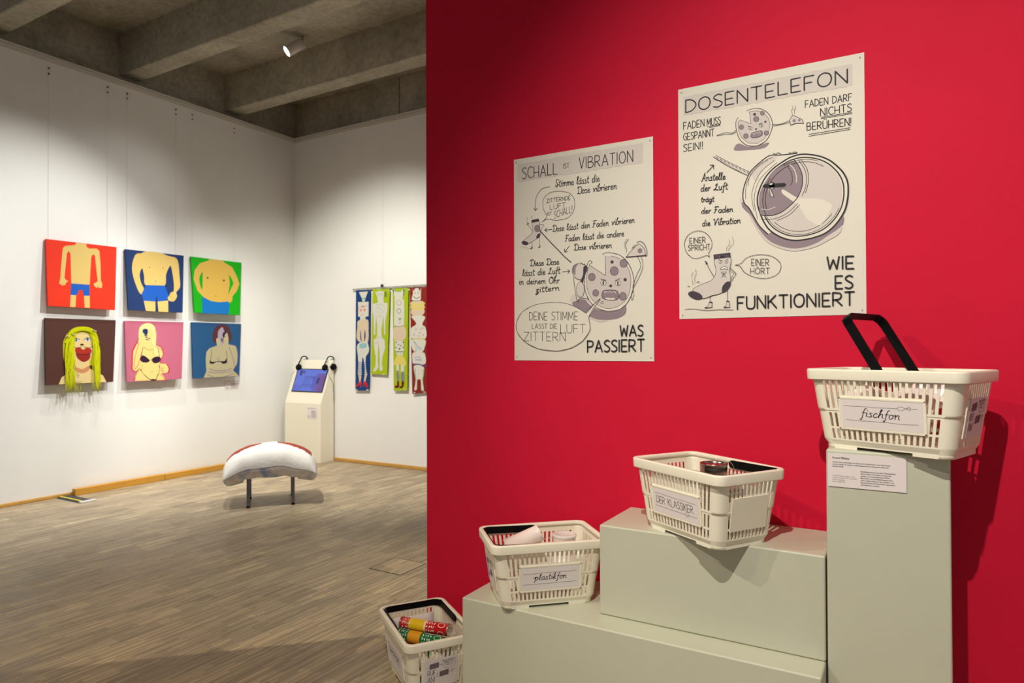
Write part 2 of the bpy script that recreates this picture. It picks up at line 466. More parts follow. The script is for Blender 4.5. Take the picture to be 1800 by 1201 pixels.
CURS = {  # looped capitals for the handwriting
 'S': '5.4|~0,.8 2.4,0 4.2,2 3,4.8 1,7 1.6,9.6 3.4,10 4.8,8.6;~0,3 2,2.2 5.4,3', 'D': '6|~1,9 1.4,5 1,.6 -.4,.8 1.6,.4 4.4,0 6,3 5.8,7 3.4,9.8 .4,9.6 -.6,8', 'F': '5|~1.6,9.4 1.4,5 .8,.4 -.6,.6;~0,9.4 2.6,9.8 5.4,9.6;0,5 3.6,5.2',
 'A': '6.4|~0,0 1.2,.4 4,10 4.4,10 5,2 6.4,0;1.6,3.4 5,3.6', 'L': '5.6|~1.6,7 3.6,9.4 3.6,7.6 2,3 .4,.4 -.2,1.4 2.4,.8 5.6,.2', 'V': '6|~-.4,8.6 .8,9.6 1.8,6 2,0 3.6,5 5.8,10 6.8,9.4',
 'O': '6.4|~3.8,10 1.4,8.4 .4,4.4 1.8,.6 4.2,.4 6,4 5.6,8.4 3.8,10 3.6,8.4 5,7.6',
}


def glyph(ch, cursive):
    g = (CURS.get(ch) if cursive else None) or GL.get(ch)
    if g is None: return 3.0, []
    w, s = g.split('|')
    out = []
    for st in s.split(';'):
        sm = st.startswith('~')
        pts = [tuple(float(q) for q in p.split(',')) for p in st.lstrip('~').split()]
        out.append(catmull(pts, k=4) if sm and len(pts) > 2 else pts)
    return float(w), out


class Sheet:
    """collects strokes and fills on a flat surface; u, v in metres on that surface"""

    def __init__(self, p0, n, u=None, v=None, off=.0006):
        self.p0 = Vector(p0); self.n = Vector(n).normalized()
        self.v = (Vector(v) if v is not None else Vector((0, 0, 1)) - self.n * self.n.z).normalized()
        self.u = Vector(u).normalized() if u is not None else self.v.cross(self.n)
        self.off = off; self.k = 0; self.groups = {}
        self.s, self.ox, self.oy = 1, 0, 0

    def frame(self, s, ox, oy):
        self.s, self.ox, self.oy = s, ox, oy; return self

    def px(self, p):
        q = on_plane(p[0] / self.s + self.ox, p[1] / self.s + self.oy, self.p0, self.n) - self.p0
        return (q.dot(self.u), q.dot(self.v))

    def _g(self, key):
        return self.groups.setdefault(key, {'v': [], 'f': [], 'm': [], 'mats': []})

    def _mi(self, g, m):
        if m not in g['mats']: g['mats'].append(m)
        return g['mats'].index(m)

    def fill_uv(self, pts, m, part='drawing', step=True):
        g = self._g(part)
        if step: self.k += 1
        d = self.off + 7e-5 * self.k
        base = len(g['v'])
        tris = tessellate_polygon([[Vector((a, b, 0)) for a, b in pts]])
        for a, b in pts: g['v'].append(self.p0 + self.u * a + self.v * b + self.n * d)
        mi = self._mi(g, m)
        for t in tris:
            t = list(t)
            A, B, C = (pts[i] for i in t)
            if (B[0] - A[0]) * (C[1] - A[1]) - (B[1] - A[1]) * (C[0] - A[0]) < 0: t = t[::-1]
            g['f'].append([base + i for i in t]); g['m'].append(mi)

    def fill(self, pts, m, smooth=True, part='drawing'):
        P = [self.px(p) for p in pts]
        if smooth: P = catmull(P, True, 5)[:-1]
        self.fill_uv(P, m, part)

    def line_uv(self, P, w, m, part='drawing', taper=False):
        g = self._g(part); mi = self._mi(g, m)
        d = self.off + 7e-5 * (self.k + 1)
        if m in (INK, INK2): w *= 1.22
        W = lambda a, b: self.p0 + self.u * a + self.v * b + self.n * d
        Q = [P[0]]
        for q in P[1:]:
            if math.hypot(q[0] - Q[-1][0], q[1] - Q[-1][1]) > 1e-6: Q.append(q)
        if len(Q) < 2: return
        # cut the stroke at sharp corners, each run is one ribbon with pointed caps
        runs, cur = [], [Q[0]]
        for k in range(1, len(Q)):
            cur.append(Q[k])
            if k < len(Q) - 1:
                a0 = math.atan2(Q[k][1] - Q[k - 1][1], Q[k][0] - Q[k - 1][0]); a1 = math.atan2(Q[k + 1][1] - Q[k][1], Q[k + 1][0] - Q[k][0])
                if abs((a1 - a0 + math.pi) % (2 * math.pi) - math.pi) > 1.0: runs.append(cur); cur = [Q[k]]
        runs.append(cur)
        for rn, run in enumerate(runs):
            dd = self.n * (1.2e-5 * (rn % 4))
            L_, R_s = [], []
            n_ = len(run)
            for k, (x, y) in enumerate(run):
                a, b = run[max(k - 1, 0)], run[min(k + 1, n_ - 1)]
                dx, dy = b[0] - a[0], b[1] - a[1]; l = math.hypot(dx, dy) or 1e-9
                ex, ey = dx / l, dy / l
                if k == 0: tip0 = (x - ex * w / 2, y - ey * w / 2)
                if k == n_ - 1: tip1 = (x + ex * w / 2, y + ey * w / 2)
                L_.append((x - ey * w / 2, y + ex * w / 2)); R_s.append((x + ey * w / 2, y - ex * w / 2))
            c = len(g['v'])
            for (x, y) in L_ + R_s + [tip0, tip1]: g['v'].append(W(x, y) + dd)
            for k in range(n_ - 1):
                g['f'].append([c + n_ + k, c + n_ + k + 1, c + k + 1, c + k]); g['m'].append(mi)
            g['f'].append([c + 2 * n_, c + n_, c]); g['m'].append(mi)
            g['f'].append([c + n_ - 1, c + 2 * n_ - 1, c + 2 * n_ + 1]); g['m'].append(mi)

    def line(self, pts, w, m=None, smooth=True, closed=False, part='drawing'):
        P = [self.px(p) for p in pts]
        if smooth: P = catmull(P, closed, 5)
        elif closed: P = P + [P[0]]
        # w in frame pixels
        a = self.px(pts[0]); b = self.px((pts[0][0], pts[0][1] + 10))
        k = math.hypot(a[0] - b[0], a[1] - b[1]) / 10
        self.line_uv(P, w * k, m or INK, part)

    def circ(self, c, rx, ry=None, m=None, w=None, n=16):
        ry = ry or rx
        pts = [(c[0] + rx * math.cos(2 * math.pi * i / n), c[1] + ry * math.sin(2 * math.pi * i / n)) for i in range(n)]
        if m is not None: self.fill(pts, m, False)
        if w: self.line(pts, w, INK, False, True)

    def text_uv(self, s, a, b, hgt, w, m=None, cursive=False, part='lettering', slant=0.0, gap=2.0, jit=0.0):
        m = m or INK
        xs, x = [], 0.0
        for ch in s:
            if ch == ' ': x += 4.2 if cursive else 5.5; continue
            gw, st = glyph(ch, cursive)
            xs.append((x, st)); x += gw + (gap * .25 if cursive else gap)
        total = x - (gap * .25 if cursive else gap)
        du, dv = b[0] - a[0], b[1] - a[1]; l = math.hypot(du, dv); eu, ev = du / l, dv / l
        sx = l / total; sy = hgt / 10
        for x0, st in xs:
            jy = random.uniform(-jit, jit)
            for P in st:
                Q = []
                for gx, gy in P:
                    gy += jy
                    t = (x0 + gx) * sx + slant * gy * sy
                    Q.append((a[0] + eu * t - ev * gy * sy * 0, a[1] + ev * t + gy * sy))
                self.line_uv(Q, w, m, part)

    def text(self, s, a, b, hgt, w, m=None, **kw):
        A, B = self.px(a), self.px(b)
        T = self.px((a[0], a[1] - hgt)); T2 = self.px((b[0], b[1] - hgt))
        h = (T[1] - A[1] + T2[1] - B[1]) / 2
        self.text_uv(s, A, B, h, w * h / hgt, m, **kw)

    def build(self, parent, names=None):
        for key, g in self.groups.items():
            me = bpy.data.meshes.new(key)
            me.from_pydata(g['v'], [], g['f'])
            for mm in g['mats']: me.materials.append(mm)
            me.polygons.foreach_set('material_index', g['m'])
            me.update()
            o = bpy.data.objects.new((names or {}).get(key, key), me)
            o['kind'] = 'stuff'
            link(o, parent)
            if parent is not None: me.transform(parent_matrix(parent).inverted())


# ------------------------------------------------------------------ posters
YP = 2.418


def poster(corners, label):
    """corners in photo pixels: tl, tr, br, bl"""
    P = [on_plane(*c, (0, YP, 0), Vector((0, 1, 0))) for c in corners]
    x0 = (P[0].x + P[3].x) / 2; x1 = (P[1].x + P[2].x) / 2; z1 = (P[0].z + P[1].z) / 2; z0 = (P[2].z + P[3].z) / 2
    bm = bmesh.new(); box(bm, x0, x1, YP, YP + .0015, z0, z1)
    o = obj('poster', bm, PAPER)
    tag(o, label, 'poster')
    for xx in (x0 + .012, x1 - .012):
        for zz in (z0 + .014, z1 - .014):
            b2 = bmesh.new()
            box(b2, xx - .0012, xx + .0012, YP - .003, YP + .001, zz - .0022, zz + .0022)
            obj('nail', b2, mat('dull_nail', (.25, .24, .22), .7), o)
    return o


def wavy(pts, amp=3, n=24):
    """polygon border with small scallops like a felt pen edge"""
    out = []
    for i in range(len(pts)):
        a, b = pts[i], pts[(i + 1) % len(pts)]
        m = max(1, int(math.hypot(b[0] - a[0], b[1] - a[1]) / n))
        for j in range(m):
            t = j / m
            out.append((a[0] + (b[0] - a[0]) * t + random.uniform(-amp, amp) * .4, a[1] + (b[1] - a[1]) * t + random.uniform(-amp, amp)))
    return out


p1 = poster([(903, 283), (1147, 238), (1150.5, 635), (905, 634)], 'smaller paper poster headed SCHALL IST VIBRATION, left one on the red wall')
S = Sheet((-1.2, YP, 1.7), (0, -1, 0))
S.frame(5.461, 890, 220)
S.fill(wavy([(110, 382), (500, 308), (900, 238), (1310, 170), (1310, 362), (900, 425), (500, 486), (110, 545)], 5), LGREY, False)
S.text('SCHALL', (155, 518), (490, 472), 108, 7, jit=.3)
S.text('IST', (548, 416), (605, 408), 44, 4)
S.text('VIBRATION', (700, 422), (1215, 350), 108, 7, jit=.3)
cu = dict(cursive=True, slant=.07)
S.text('Stimme lässt die', (470, 596), (895, 541), 72, 5.9, **cu)
S.text('Dose vibrieren', (685, 662), (1060, 612), 70, 5.9, **cu)
S.line([(420, 592), (340, 615), (290, 690), (278, 770), (281, 820)], 4)
S.line([(264, 795), (281, 822), (299, 798)], 4, smooth=False)
S.line([(345, 930), (388, 878), (356, 800), (356, 715), (410, 655), (500, 635), (600, 652), (650, 705), (655, 770), (640, 840), (580, 895), (480, 914), (395, 903), (345, 930)], 3.5)
S.text('ZITTERNDE', (388, 748), (615, 716), 38, 3.5)
S.text('LUFT', (420, 812), (570, 790), 46, 3.5)
S.text('IST', (395, 868), (438, 860), 28, 3)
S.text('SCHALL!', (460, 896), (632, 836), 66, 3.5)
# small sock with can
S.fill([(150, 1130), (195, 1085), (245, 1040), (257, 1000), (247, 935), (315, 925), (322, 1000), (328, 1042), (300, 1085), (255, 1115), (190, 1150)], LGREY)
S.line([(150, 1130), (195, 1085), (245, 1040), (257, 1000), (247, 935), (315, 925), (322, 1000), (328, 1042), (300, 1085), (255, 1115), (190, 1150)], 3, closed=True)
S.fill([(240, 912), (312, 898), (316, 925), (245, 938)], INK2, False)
S.fill([(290, 1088), (298, 1052), (328, 1040), (318, 1078)], INK2)
S.fill([(148, 1130), (168, 1112), (212, 1130), (188, 1154)], INK2)
S.circ((298, 992), 26, 33, MAUVE, 3)
S.line([(252, 1018), (222, 975), (203, 940)], 2.5); S.line([(325, 952), (364, 958), (330, 1012)], 2.5, smooth=False)
S.line([(198, 960), (215, 942), (200, 938)], 4, smooth=False)
S.line([(242, 1122), (252, 1158), (232, 1186)], 2.5, smooth=False); S.line([(320, 1078), (322, 1150), (310, 1178)], 2.5, smooth=False)
S.line([(232, 1188), (250, 1182), (252, 1170)], 5, smooth=False); S.line([(308, 1178), (326, 1170), (324, 1158)], 5, smooth=False)
S.line([(192, 925), (204, 905), (192, 880)], 1.6); S.line([(238, 895), (250, 880), (240, 868)], 1.6)
S.line([(140, 1165), (230, 1185)], 4, LGREY)
S.line([(322, 1012), (420, 1120), (500, 1201), (560, 1265), (623, 1318)], 7, INK2); S.line([(322, 1012), (470, 1168), (623, 1318)], 3, LGREY)
S.text('Dose lässt den Faden vibrieren', (448, 1024), (1232, 937), 64, 5.3, **cu)
S.line([(440, 1001), (370, 1009)], 4, smooth=False); S.line([(392, 990), (369, 1009), (394, 1026)], 4, smooth=False)
S.text('Faden lässt die andere', (568, 1118), (1130, 1066), 62, 5.3, **cu)
S.frame(5.221, 890, 420)
S.text('Dose vibrieren', (625, 106), (968, 82), 58, 5.3, **cu)
S.line([(580, 65), (536, 121)], 4, smooth=False); S.line([(536, 92), (536, 121), (562, 117)], 4, smooth=False)
S.text('Diese Dose', (222, 250), (485, 234), 58, 5.3, **cu)
S.text('lässt die Luft', (150, 342), (495, 318), 62, 5.3, **cu)
S.text('in deinem Ohr', (118, 420), (488, 407), 60, 5.3, **cu)
S.text('zittern', (270, 492), (488, 472), 56, 5.3, **cu)
S.line([(515, 303), (582, 298)], 4, smooth=False); S.line([(562, 280), (583, 298), (566, 318)], 4, smooth=False)
S.fill(wavy([(582, 560), (600, 515), (660, 500), (760, 560), (1090, 640), (1060, 700), (860, 768), (740, 720)], 5), LGREY)
S.fill([(605, 592), (640, 570), (720, 556), (760, 600), (850, 650), (1000, 660), (1080, 602), (1102, 625), (1088, 692), (1000, 735), (850, 742), (740, 700), (640, 640)], MAUVE)
crust = [(885, 140), (940, 127), (1040, 150), (1112, 212), (1155, 300), (1172, 400), (1155, 500), (1108, 592), (1040, 648), (930, 664), (830, 632), (762, 565), (722, 460), (720, 350), (740, 250), (766, 200), (790, 218), (800, 236), (910, 336), (905, 160)]
S.fill(crust, PAPER, False); S.line(crust[:17], 4.5); S.line([(790, 218), (762, 240)], 4)
inner = [(908, 156), (965, 157), (1050, 187), (1108, 250), (1140, 330), (1143, 420), (1125, 510), (1080, 580), (1010, 626), (930, 640), (850, 612), (780, 545), (742, 450), (736, 350), (764, 242), (912, 338)]
S.fill(inner, PLGREY, False); S.line(inner[1:15], 3); S.line([(764, 242), (912, 338), (908, 156)], 3.5, smooth=False)
for c, r_ in (((786, 351), 32), ((992, 296), 38), ((1078, 226), 34), ((822, 497), 28), ((1070, 528), 34)): S.circ(c, r_, r_ + 3, MAUVE, 3)
for c, r_ in (((972, 213), 15), ((1092, 375), 15), ((960, 432), 13)): S.circ(c, r_, r_, INK2)
for c in ((892, 404), (1026, 408)):
    S.circ(c, 25, 22, PAPER, 3); S.circ(c, 7, 19, INK)
S.line([(868, 368), (916, 382)], 4, smooth=False); S.line([(1000, 386), (1044, 364)], 4, smooth=False)
mo = [(878, 525), (888, 482), (920, 471), (1000, 472), (1027, 492), (1030, 540), (1008, 560), (950, 562), (896, 550)]
S.fill(mo, MAUVE); S.line(mo, 4, closed=True)
S.line([(900, 480), (908, 500), (916, 480), (934, 492), (952, 480), (970, 492), (988, 480), (1000, 500), (1008, 482)], 4, PAPER, False)
S.fill([(905, 552), (930, 540), (960, 545), (985, 542), (1000, 556), (950, 562)], PAPER)
S.fill([(612, 262), (640, 234), (690, 226), (745, 260), (738, 300), (702, 345), (690, 376), (640, 360), (610, 310)], LGREY)
S.line([(612, 262), (640, 234), (690, 226), (745, 260), (738, 300), (702, 345), (690, 376), (640, 360), (610, 310)], 3.5, closed=True)
S.fill([(612, 262), (632, 240), (660, 232), (640, 265), (635, 330), (612, 310)], MAUVE)
S.fill([(712, 255), (746, 262), (722, 340), (700, 408), (684, 386), (706, 330)], INK2)
S.line([(620, 352), (626, 420), (648, 555), (664, 580), (668, 555), (730, 545), (760, 560)], 3.5)
S.circ((682, 466), 36, 72, LGREY, 3)
S.line([(680, 240), (695, 222), (706, 240), (720, 228), (728, 248), (745, 245)], 3)
S.fill([(1102, 168), (1150, 110), (1212, 48), (1262, 66), (1282, 112), (1284, 152)], LGREY, False)
S.line([(1102, 168), (1150, 110), (1212, 48)], 4); S.line([(1102, 168), (1284, 152)], 7, INK2)
S.line([(1200, 36), (1230, 22), (1268, 50), (1290, 100), (1292, 150), (1278, 156), (1272, 100), (1240, 60), (1212, 46)], 3.5)
S.circ((1229, 110), 18, 21, MAUVE, 3); S.line([(1155, 90), (1165, 74), (1178, 82), (1172, 62), (1196, 58)], 3)
S.line([(1125, 0), (1095, 55), (1106, 92), (1103, 128)], 2.5); S.line([(1108, 0), (1086, 50), (1096, 95)], 2)
S.line([(1205, 165), (1226, 205), (1234, 255), (1198, 335), (1164, 432)], 3); S.line([(1238, 158), (1256, 240), (1228, 335), (1172, 445)], 3)
S.line([(1160, 440), (1172, 510), (1156, 562), (1148, 520), (1162, 470)], 3)
S.line([(865, 590), (885, 570), (890, 590), (872, 596)], 2)
S.fill([(735, 685), (650, 632), (540, 592), (400, 586), (260, 610), (150, 672), (96, 770), (105, 860), (180, 950), (300, 1010), (470, 1030), (600, 1000), (700, 940), (765, 850), (770, 800), (757, 720), (862, 553)], PAPER, False)
S.line([(735, 685), (650, 632), (540, 592), (400, 586), (260, 610), (150, 672), (96, 770), (105, 860), (180, 950), (300, 1010), (470, 1030), (600, 1000), (700, 940), (765, 850), (770, 800), (757, 720)], 3.5)
S.line([(735, 685), (795, 610), (864, 552), (800, 640), (757, 720)], 3.5)
S.text('DEINE STIMME', (215, 746), (658, 746), 74, 4.5, jit=.25)
S.text('LÄSST DIE', (240, 826), (468, 824), 44, 4, jit=.2)
S.text('LUFT', (502, 865), (728, 865), 80, 4.5)
S.text('ZITTERN', (165, 936), (545, 940), 82, 4.5, jit=.25)
S.text('WAS', (1048, 893), (1255, 891), 98, 11)
S.text('PASSIERT', (748, 1040), (1268, 1030), 106, 11)
S.build(p1)

p2 = poster([(1192, 157), (1519, 93), (1523, 553), (1194.5, 561)], 'larger paper poster headed DOSENTELEFON with big tin can drawing, right on red wall')
S = Sheet((-.45, YP, 1.9), (0, -1, 0))
S.frame(4.619, 1180, 80)
S.fill(wavy([(100, 418), (550, 328), (1000, 240), (1470, 150), (1470, 325), (1000, 410), (550, 490), (100, 570)], 5), LGREY, False)
S.text('DOSENTELEFON', (118, 548), (1430, 302), 106, 9, jit=.25)
S.text('FADEN', (100, 684), (268, 656), 58, 5); S.text('MUSS', (290, 655), (400, 637), 58, 5)
S.line([(292, 662), (398, 642)], 3.5, smooth=False); S.line([(310, 667), (398, 650)], 3.5, smooth=False)
S.text('GESPANNT', (100, 772), (348, 734), 57, 5); S.text('SEIN!!', (100, 862), (255, 838), 56, 5)
S.text('FADEN DARF', (1088, 506), (1465, 446), 56, 5)
S.text('NICHTS', (1212, 575), (1462, 534), 62, 5.5)
S.line([(1216, 584), (1468, 543)], 4, smooth=False); S.line([(1218, 594), (1468, 553)], 4, smooth=False)
S.text('BERÜHREN!', (1102, 690), (1460, 650), 62, 5.5)
S.line([(1118, 722), (1452, 668)], 4, smooth=False); S.line([(1114, 738), (1452, 682)], 4, smooth=False)
S.fill([(510, 832), (545, 796), (620, 820), (700, 815), (784, 788), (788, 806), (740, 836), (620, 850), (520, 853)], MAUVE)
crust = [(612, 530), (680, 512), (750, 524), (800, 570), (822, 640), (806, 710), (770, 772), (700, 814), (620, 812), (560, 768), (530, 690), (526, 620), (545, 584), (560, 602), (648, 636), (630, 540)]
S.fill(crust, PAPER, False); S.line(crust[:13], 4)
inner = [(634, 538), (690, 530), (745, 542), (785, 585), (803, 640), (790, 705), (755, 760), (700, 795), (630, 795), (575, 755), (546, 690), (542, 625), (556, 604), (648, 636)]
S.fill(inner, PLGREY, False); S.line(inner, 2.5, smooth=False, closed=True)
for c, r_ in (((570, 664), 19), ((690, 599), 22), ((740, 550), 17), ((606, 736), 20), ((772, 712), 19)): S.circ(c, r_, r_, MAUVE, 2.5)
for c, r_ in (((677, 560), 12), ((764, 620), 9), ((689, 680), 8)): S.circ(c, r_, r_, INK2)
for c in ((642, 672), (731, 651)):
    S.circ(c, 14, 12, PAPER, 2.5); S.circ(c, 4, 10, INK)
S.line([(620, 655), (652, 662)], 2.5, smooth=False); S.line([(712, 642), (742, 628)], 2.5, smooth=False)
mo = [(646, 738), (660, 710), (700, 700), (732, 694), (740, 722), (715, 742), (668, 750)]
S.fill(mo, MAUVE); S.line(mo, 3, closed=True); S.line([(664, 712), (672, 724), (684, 708), (700, 714), (716, 702), (724, 714)], 3, PAPER, False)
S.line([(527, 688), (495, 712), (440, 708), (370, 730)], 2.5); S.line([(530, 702), (490, 722), (440, 722), (372, 735)], 2.5)
S.line([(820, 640), (880, 640), (960, 612)], 2.5); S.line([(822, 655), (885, 645), (965, 625)], 2.5)
S.fill([(962, 606), (985, 566), (1062, 602), (1075, 632), (1015, 632), (968, 648)], LGREY, False); S.line([(962, 606), (985, 566), (1062, 602), (1075, 632), (1015, 632), (968, 648)], 3.5, smooth=False, closed=True)
S.circ((998, 612), 11, 11, MAUVE, 2); S.circ((1040, 608), 8, 7, MAUVE, 2)
S.line([(985, 560), (975, 530), (988, 515), (982, 490)], 2); S.line([(1003, 558), (998, 530), (1010, 510), (1003, 488)], 2)
# string
S.fill([(340, 904), (362, 892), (645, 1030), (628, 1062)], LGREY, False)
S.line([(362, 892), (480, 955), (645, 1032)], 3); S.line([(340, 904), (470, 985), (628, 1060)], 3)
for i in range(9):
    t = (i + .5) / 9
    S.line([(352 + 280 * t, 900 + 135 * t), (366 + 280 * t, 912 + 140 * t)], 4, INK2, False)
S.line([(290, 1032), (345, 974)], 4.5, smooth=False); S.line([(316, 972), (346, 973), (344, 1002)], 4.5, smooth=False)
S.text('Anstelle', (245, 1102), (440, 1088), 58, 4.8, **cu)
S.text('der Luft', (240, 1186), (458, 1168), 56, 4.8, **cu)
S.frame(4.803, 1180, 330)
S.text('trägt', (252, 122), (362, 117), 46, 4.8, **cu)
S.text('der Faden', (255, 220), (522, 203), 52, 4.8, **cu)
S.text('die Vibration', (262, 326), (585, 298), 54, 4.8, **cu)
S.frame(1, 0, 0)
# tin can
S.fill([(1308, 345), (1316, 375), (1332, 405), (1352, 428), (1388, 441), (1420, 438), (1450, 426), (1480, 398), (1440, 330)], LGREY)
S.fill([(1310, 352), (1322, 382), (1338, 408), (1358, 427), (1392, 437), (1424, 432), (1452, 417), (1484, 385), (1440, 330)], MAUVE)
body = [(1401, 270), (1372, 273), (1353, 274), (1336, 286), (1319, 303), (1309, 326), (1306, 345), (1309, 358), (1318, 368), (1334, 396), (1350, 412), (1400, 380), (1440, 300)]
S.fill(body, PAPER, False); S.line(body[:11], 1.6)
S.fill([(1322, 302), (1350, 278), (1368, 276), (1340, 300), (1330, 320)], LGREY)
for o_ in ((1315, 327, 1320, 306, 1338, 287, 1358, 277), (1311, 350, 1313, 322, 1330, 296, 1350, 282), (1326, 372, 1322, 340, 1336, 305, 1362, 282), (1332, 386, 1326, 350, 1336, 316, 1366, 286)):
    S.line([(o_[0], o_[1]), (o_[2], o_[3]), (o_[4], o_[5]), (o_[6], o_[7])], .7)


def ell(cx, cy, rx, ry, rot, n=28, wob=0.0):
    c, s = math.cos(rot), math.sin(rot)
    out = []
    for i in range(n):
        a = 2 * math.pi * i / n
        k = 1 + wob * math.sin(5 * a + 1) * .5 + wob * math.sin(9 * a) * .3
        x, y = rx * math.cos(a) * k, ry * math.sin(a) * k
        out.append((cx + c * x - s * y, cy + s * x + c * y))
    return out


E0 = ell(1412, 347.5, 82, 73, -.55, wob=.02)
S.fill(E0, PAPER); S.line(E0, 2.2, closed=True)
E1 = ell(1411, 346.5, 75, 67, -.55, wob=.01); S.line(E1, 1.8, closed=True)
E2 = ell(1411, 346.5, 72, 64, -.55); S.fill(E2, LGREY); S.line(E2[4:20], .8); S.line(E2[21:26], .8)
E3 = ell(1410, 346, 66.5, 59, -.55); S.line(E3[5:14], .8); S.line(E3[15:27], .8)
S.fill([(1396, 283), (1404, 294), (1409.5, 307), (1410, 325), (1404, 342), (1396, 354), (1376, 371), (1360, 378), (1346, 380), (1338, 378), (1335, 368), (1335, 343), (1342, 326), (1354, 308), (1372, 293)], MAUVE)
S.line([(1396, 281), (1404, 292), (1410, 307), (1410.5, 325), (1405, 342), (1396, 355), (1376, 372), (1358, 379), (1340, 379)], 1.2)
for q in ([(1404, 282), (1414, 297), (1418, 313), (1416, 330), (1410, 345)], [(1408, 281), (1419, 298), (1421, 320), (1416, 340)], [(1402, 358), (1384, 375), (1362, 385), (1342, 386)], [(1406, 360), (1388, 378), (1366, 388)]):
    S.line(q, .8)
S.fill([(1375, 334), (1380, 335), (1398, 346), (1408, 349), (1440, 350), (1462, 360), (1458, 374), (1448, 390), (1438, 396), (1418, 384), (1408, 368), (1396, 356), (1376, 341)], PAPER)
S.line([(1389, 290), (1396, 298), (1400, 310), (1400, 321)], 1.3, PAPER); S.line([(1339, 368), (1350, 369), (1363, 364)], 1.0, PAPER)
S.line([(1384, 292), (1391, 304), (1393, 318), (1390, 326)], .8)
S.line([(1344, 327.5), (1379, 325.5)], 6, INK, False)
S.circ((1357, 327), 5.5, 6, LGREY, 1.1); S.circ((1355, 323), 4, 3, LGREY, 1)
S.fill([(1350, 333), (1354, 333), (1361, 346), (1355, 347)], LGREY, False); S.line([(1352, 333), (1355, 347), (1361, 346), (1356, 335)], .9, smooth=False)
S.line([(1359, 270), (1364, 271), (1368, 269), (1373, 271)], .7); S.line([(1387, 268.5), (1392, 269.5), (1396, 267.5), (1402, 268.5)], .7)
S.frame(4.803, 1180, 330)
S.text('WIE', (1318, 688), (1540, 684), 104, 11)
S.text('ES', (1386, 854), (1530, 850), 108, 11)
S.text('FUNKTIONIERT', (560, 1026), (1545, 992), 108, 10.5, jit=.2)
S.line([(325, 588), (318, 552), (343, 500), (338, 440), (290, 382), (222, 366), (150, 395), (115, 460), (124, 535), (170, 588), (220, 598), (300, 574), (325, 588)], 3)
S.text('EINER', (156, 472), (290, 462), 46, 3.5); S.text('SPRICHT', (145, 532), (328, 522), 46, 3.5)
S.line([(540, 655), (590, 640), (640, 592), (740, 566), (850, 580), (915, 630), (926, 680), (890, 736), (800, 766), (700, 755), (620, 715), (580, 664), (540, 655)], 3)
S.text('EINER', (678, 657), (825, 657), 54, 3.5); S.text('HÖRT', (670, 728), (832, 728), 50, 3.5)
sock = [(370, 604), (500, 592), (494, 700), (500, 795), (430, 885), (345, 912), (262, 935), (182, 868), (250, 820), (330, 790), (368, 748), (378, 690)]
S.fill(sock, LGREY); S.line(sock, 3, closed=True)
S.fill([(357, 566), (500, 549), (504, 590), (361, 606)], INK2, False)
for x in (378, 392, 405, 452, 468, 480): S.line([(x, 572), (x + 4, 594)], 2.5, MAUVE, False)
S.fill([(144, 892), (180, 874), (235, 890), (264, 918), (255, 940), (215, 946), (165, 924)], INK2); S.fill([(428, 870), (436, 830), (470, 796), (502, 798), (500, 830), (470, 870), (436, 888)], INK2)
for c in ((418, 628), (467, 626)):
    S.circ(c, 14, 14, PAPER, 2.5); S.circ(c, 5, 5, INK)
S.line([(404, 608), (432, 616)], 3, smooth=False); S.line([(455, 616), (482, 604)], 3, smooth=False)
mo = [(418, 694), (425, 676), (448, 664), (470, 672), (480, 692), (450, 686)]
S.fill(mo, PAPER); S.line(mo, 3, closed=True)
for q in ([(420, 716), (470, 712)], [(425, 728), (466, 724)], [(440, 730), (430, 762)], [(446, 730), (462, 758)], [(443, 728), (445, 752)]): S.line(q, 3, smooth=False)
S.line([(362, 752), (330, 700), (298, 636)], 3); S.line([(288, 622), (306, 640), (294, 642)], 6, smooth=False)
S.line([(500, 680), (550, 726), (506, 796)], 3, smooth=False); S.line([(500, 700), (530, 724), (502, 780)], 2, smooth=False)
S.line([(338, 915), (328, 932), (334, 965)], 3); S.line([(480, 868), (474, 900), (478, 958)], 3)
S.fill([(284, 1016), (312, 1002), (326, 964), (346, 966), (346, 1010), (320, 1016)], LGREY, False); S.line([(284, 1016), (312, 1002), (326, 964), (346, 966), (346, 1010)], 3, smooth=False, closed=True); S.line([(324, 968), (346, 972)], 9, INK2, False); S.line([(286, 1015), (305, 1012)], 8, INK2, False)
S.fill([(444, 1012), (462, 1002), (472, 956), (492, 960), (496, 1010)], LGREY, False); S.line([(444, 1012), (462, 1002), (472, 956), (492, 960), (496, 1010)], 3, smooth=False, closed=True); S.line([(470, 960), (490, 964)], 9, INK2, False); S.line([(446, 1010), (462, 1008)], 7, INK2, False)
S.line([(118, 1026), (180, 1020), (300, 1032), (400, 1026), (520, 1028)], 8, LGREY)
for q in ([(472, 536), (470, 510), (490, 480), (488, 440)], [(482, 530), (500, 500), (526, 470), (518, 420)], [(186, 820), (178, 780), (176, 740), (188, 715)], [(202, 810), (200, 760), (214, 720), (204, 690)]): S.line(q, 2)
S.line([(218, 800), (238, 795)], 4); S.line([(142, 832), (156, 834)], 4)
S.build(p2)

# ------------------------------------------------------------------ shopping baskets
LX, LY, BH = .421, .285, .230


def basket_material_hole(nx, plate, side_cols):
    return None


def side_dims(z):
    """half sizes of the basket body at height z"""
    if z < .012: hx, hy = .164, .1045
    elif z < .026: t = (z - .012) / .014; hx, hy = .164 + t * .0075, .1045 + t * .0075
    else:
        t = (z - .026) / (.205 - .026)
        hx, hy = .1715 + t * .0245, .112 + t * .0155
        if z > .1105: hx += .0018; hy += .0018
    return hx, hy


RC = .030  # corner radius of the body


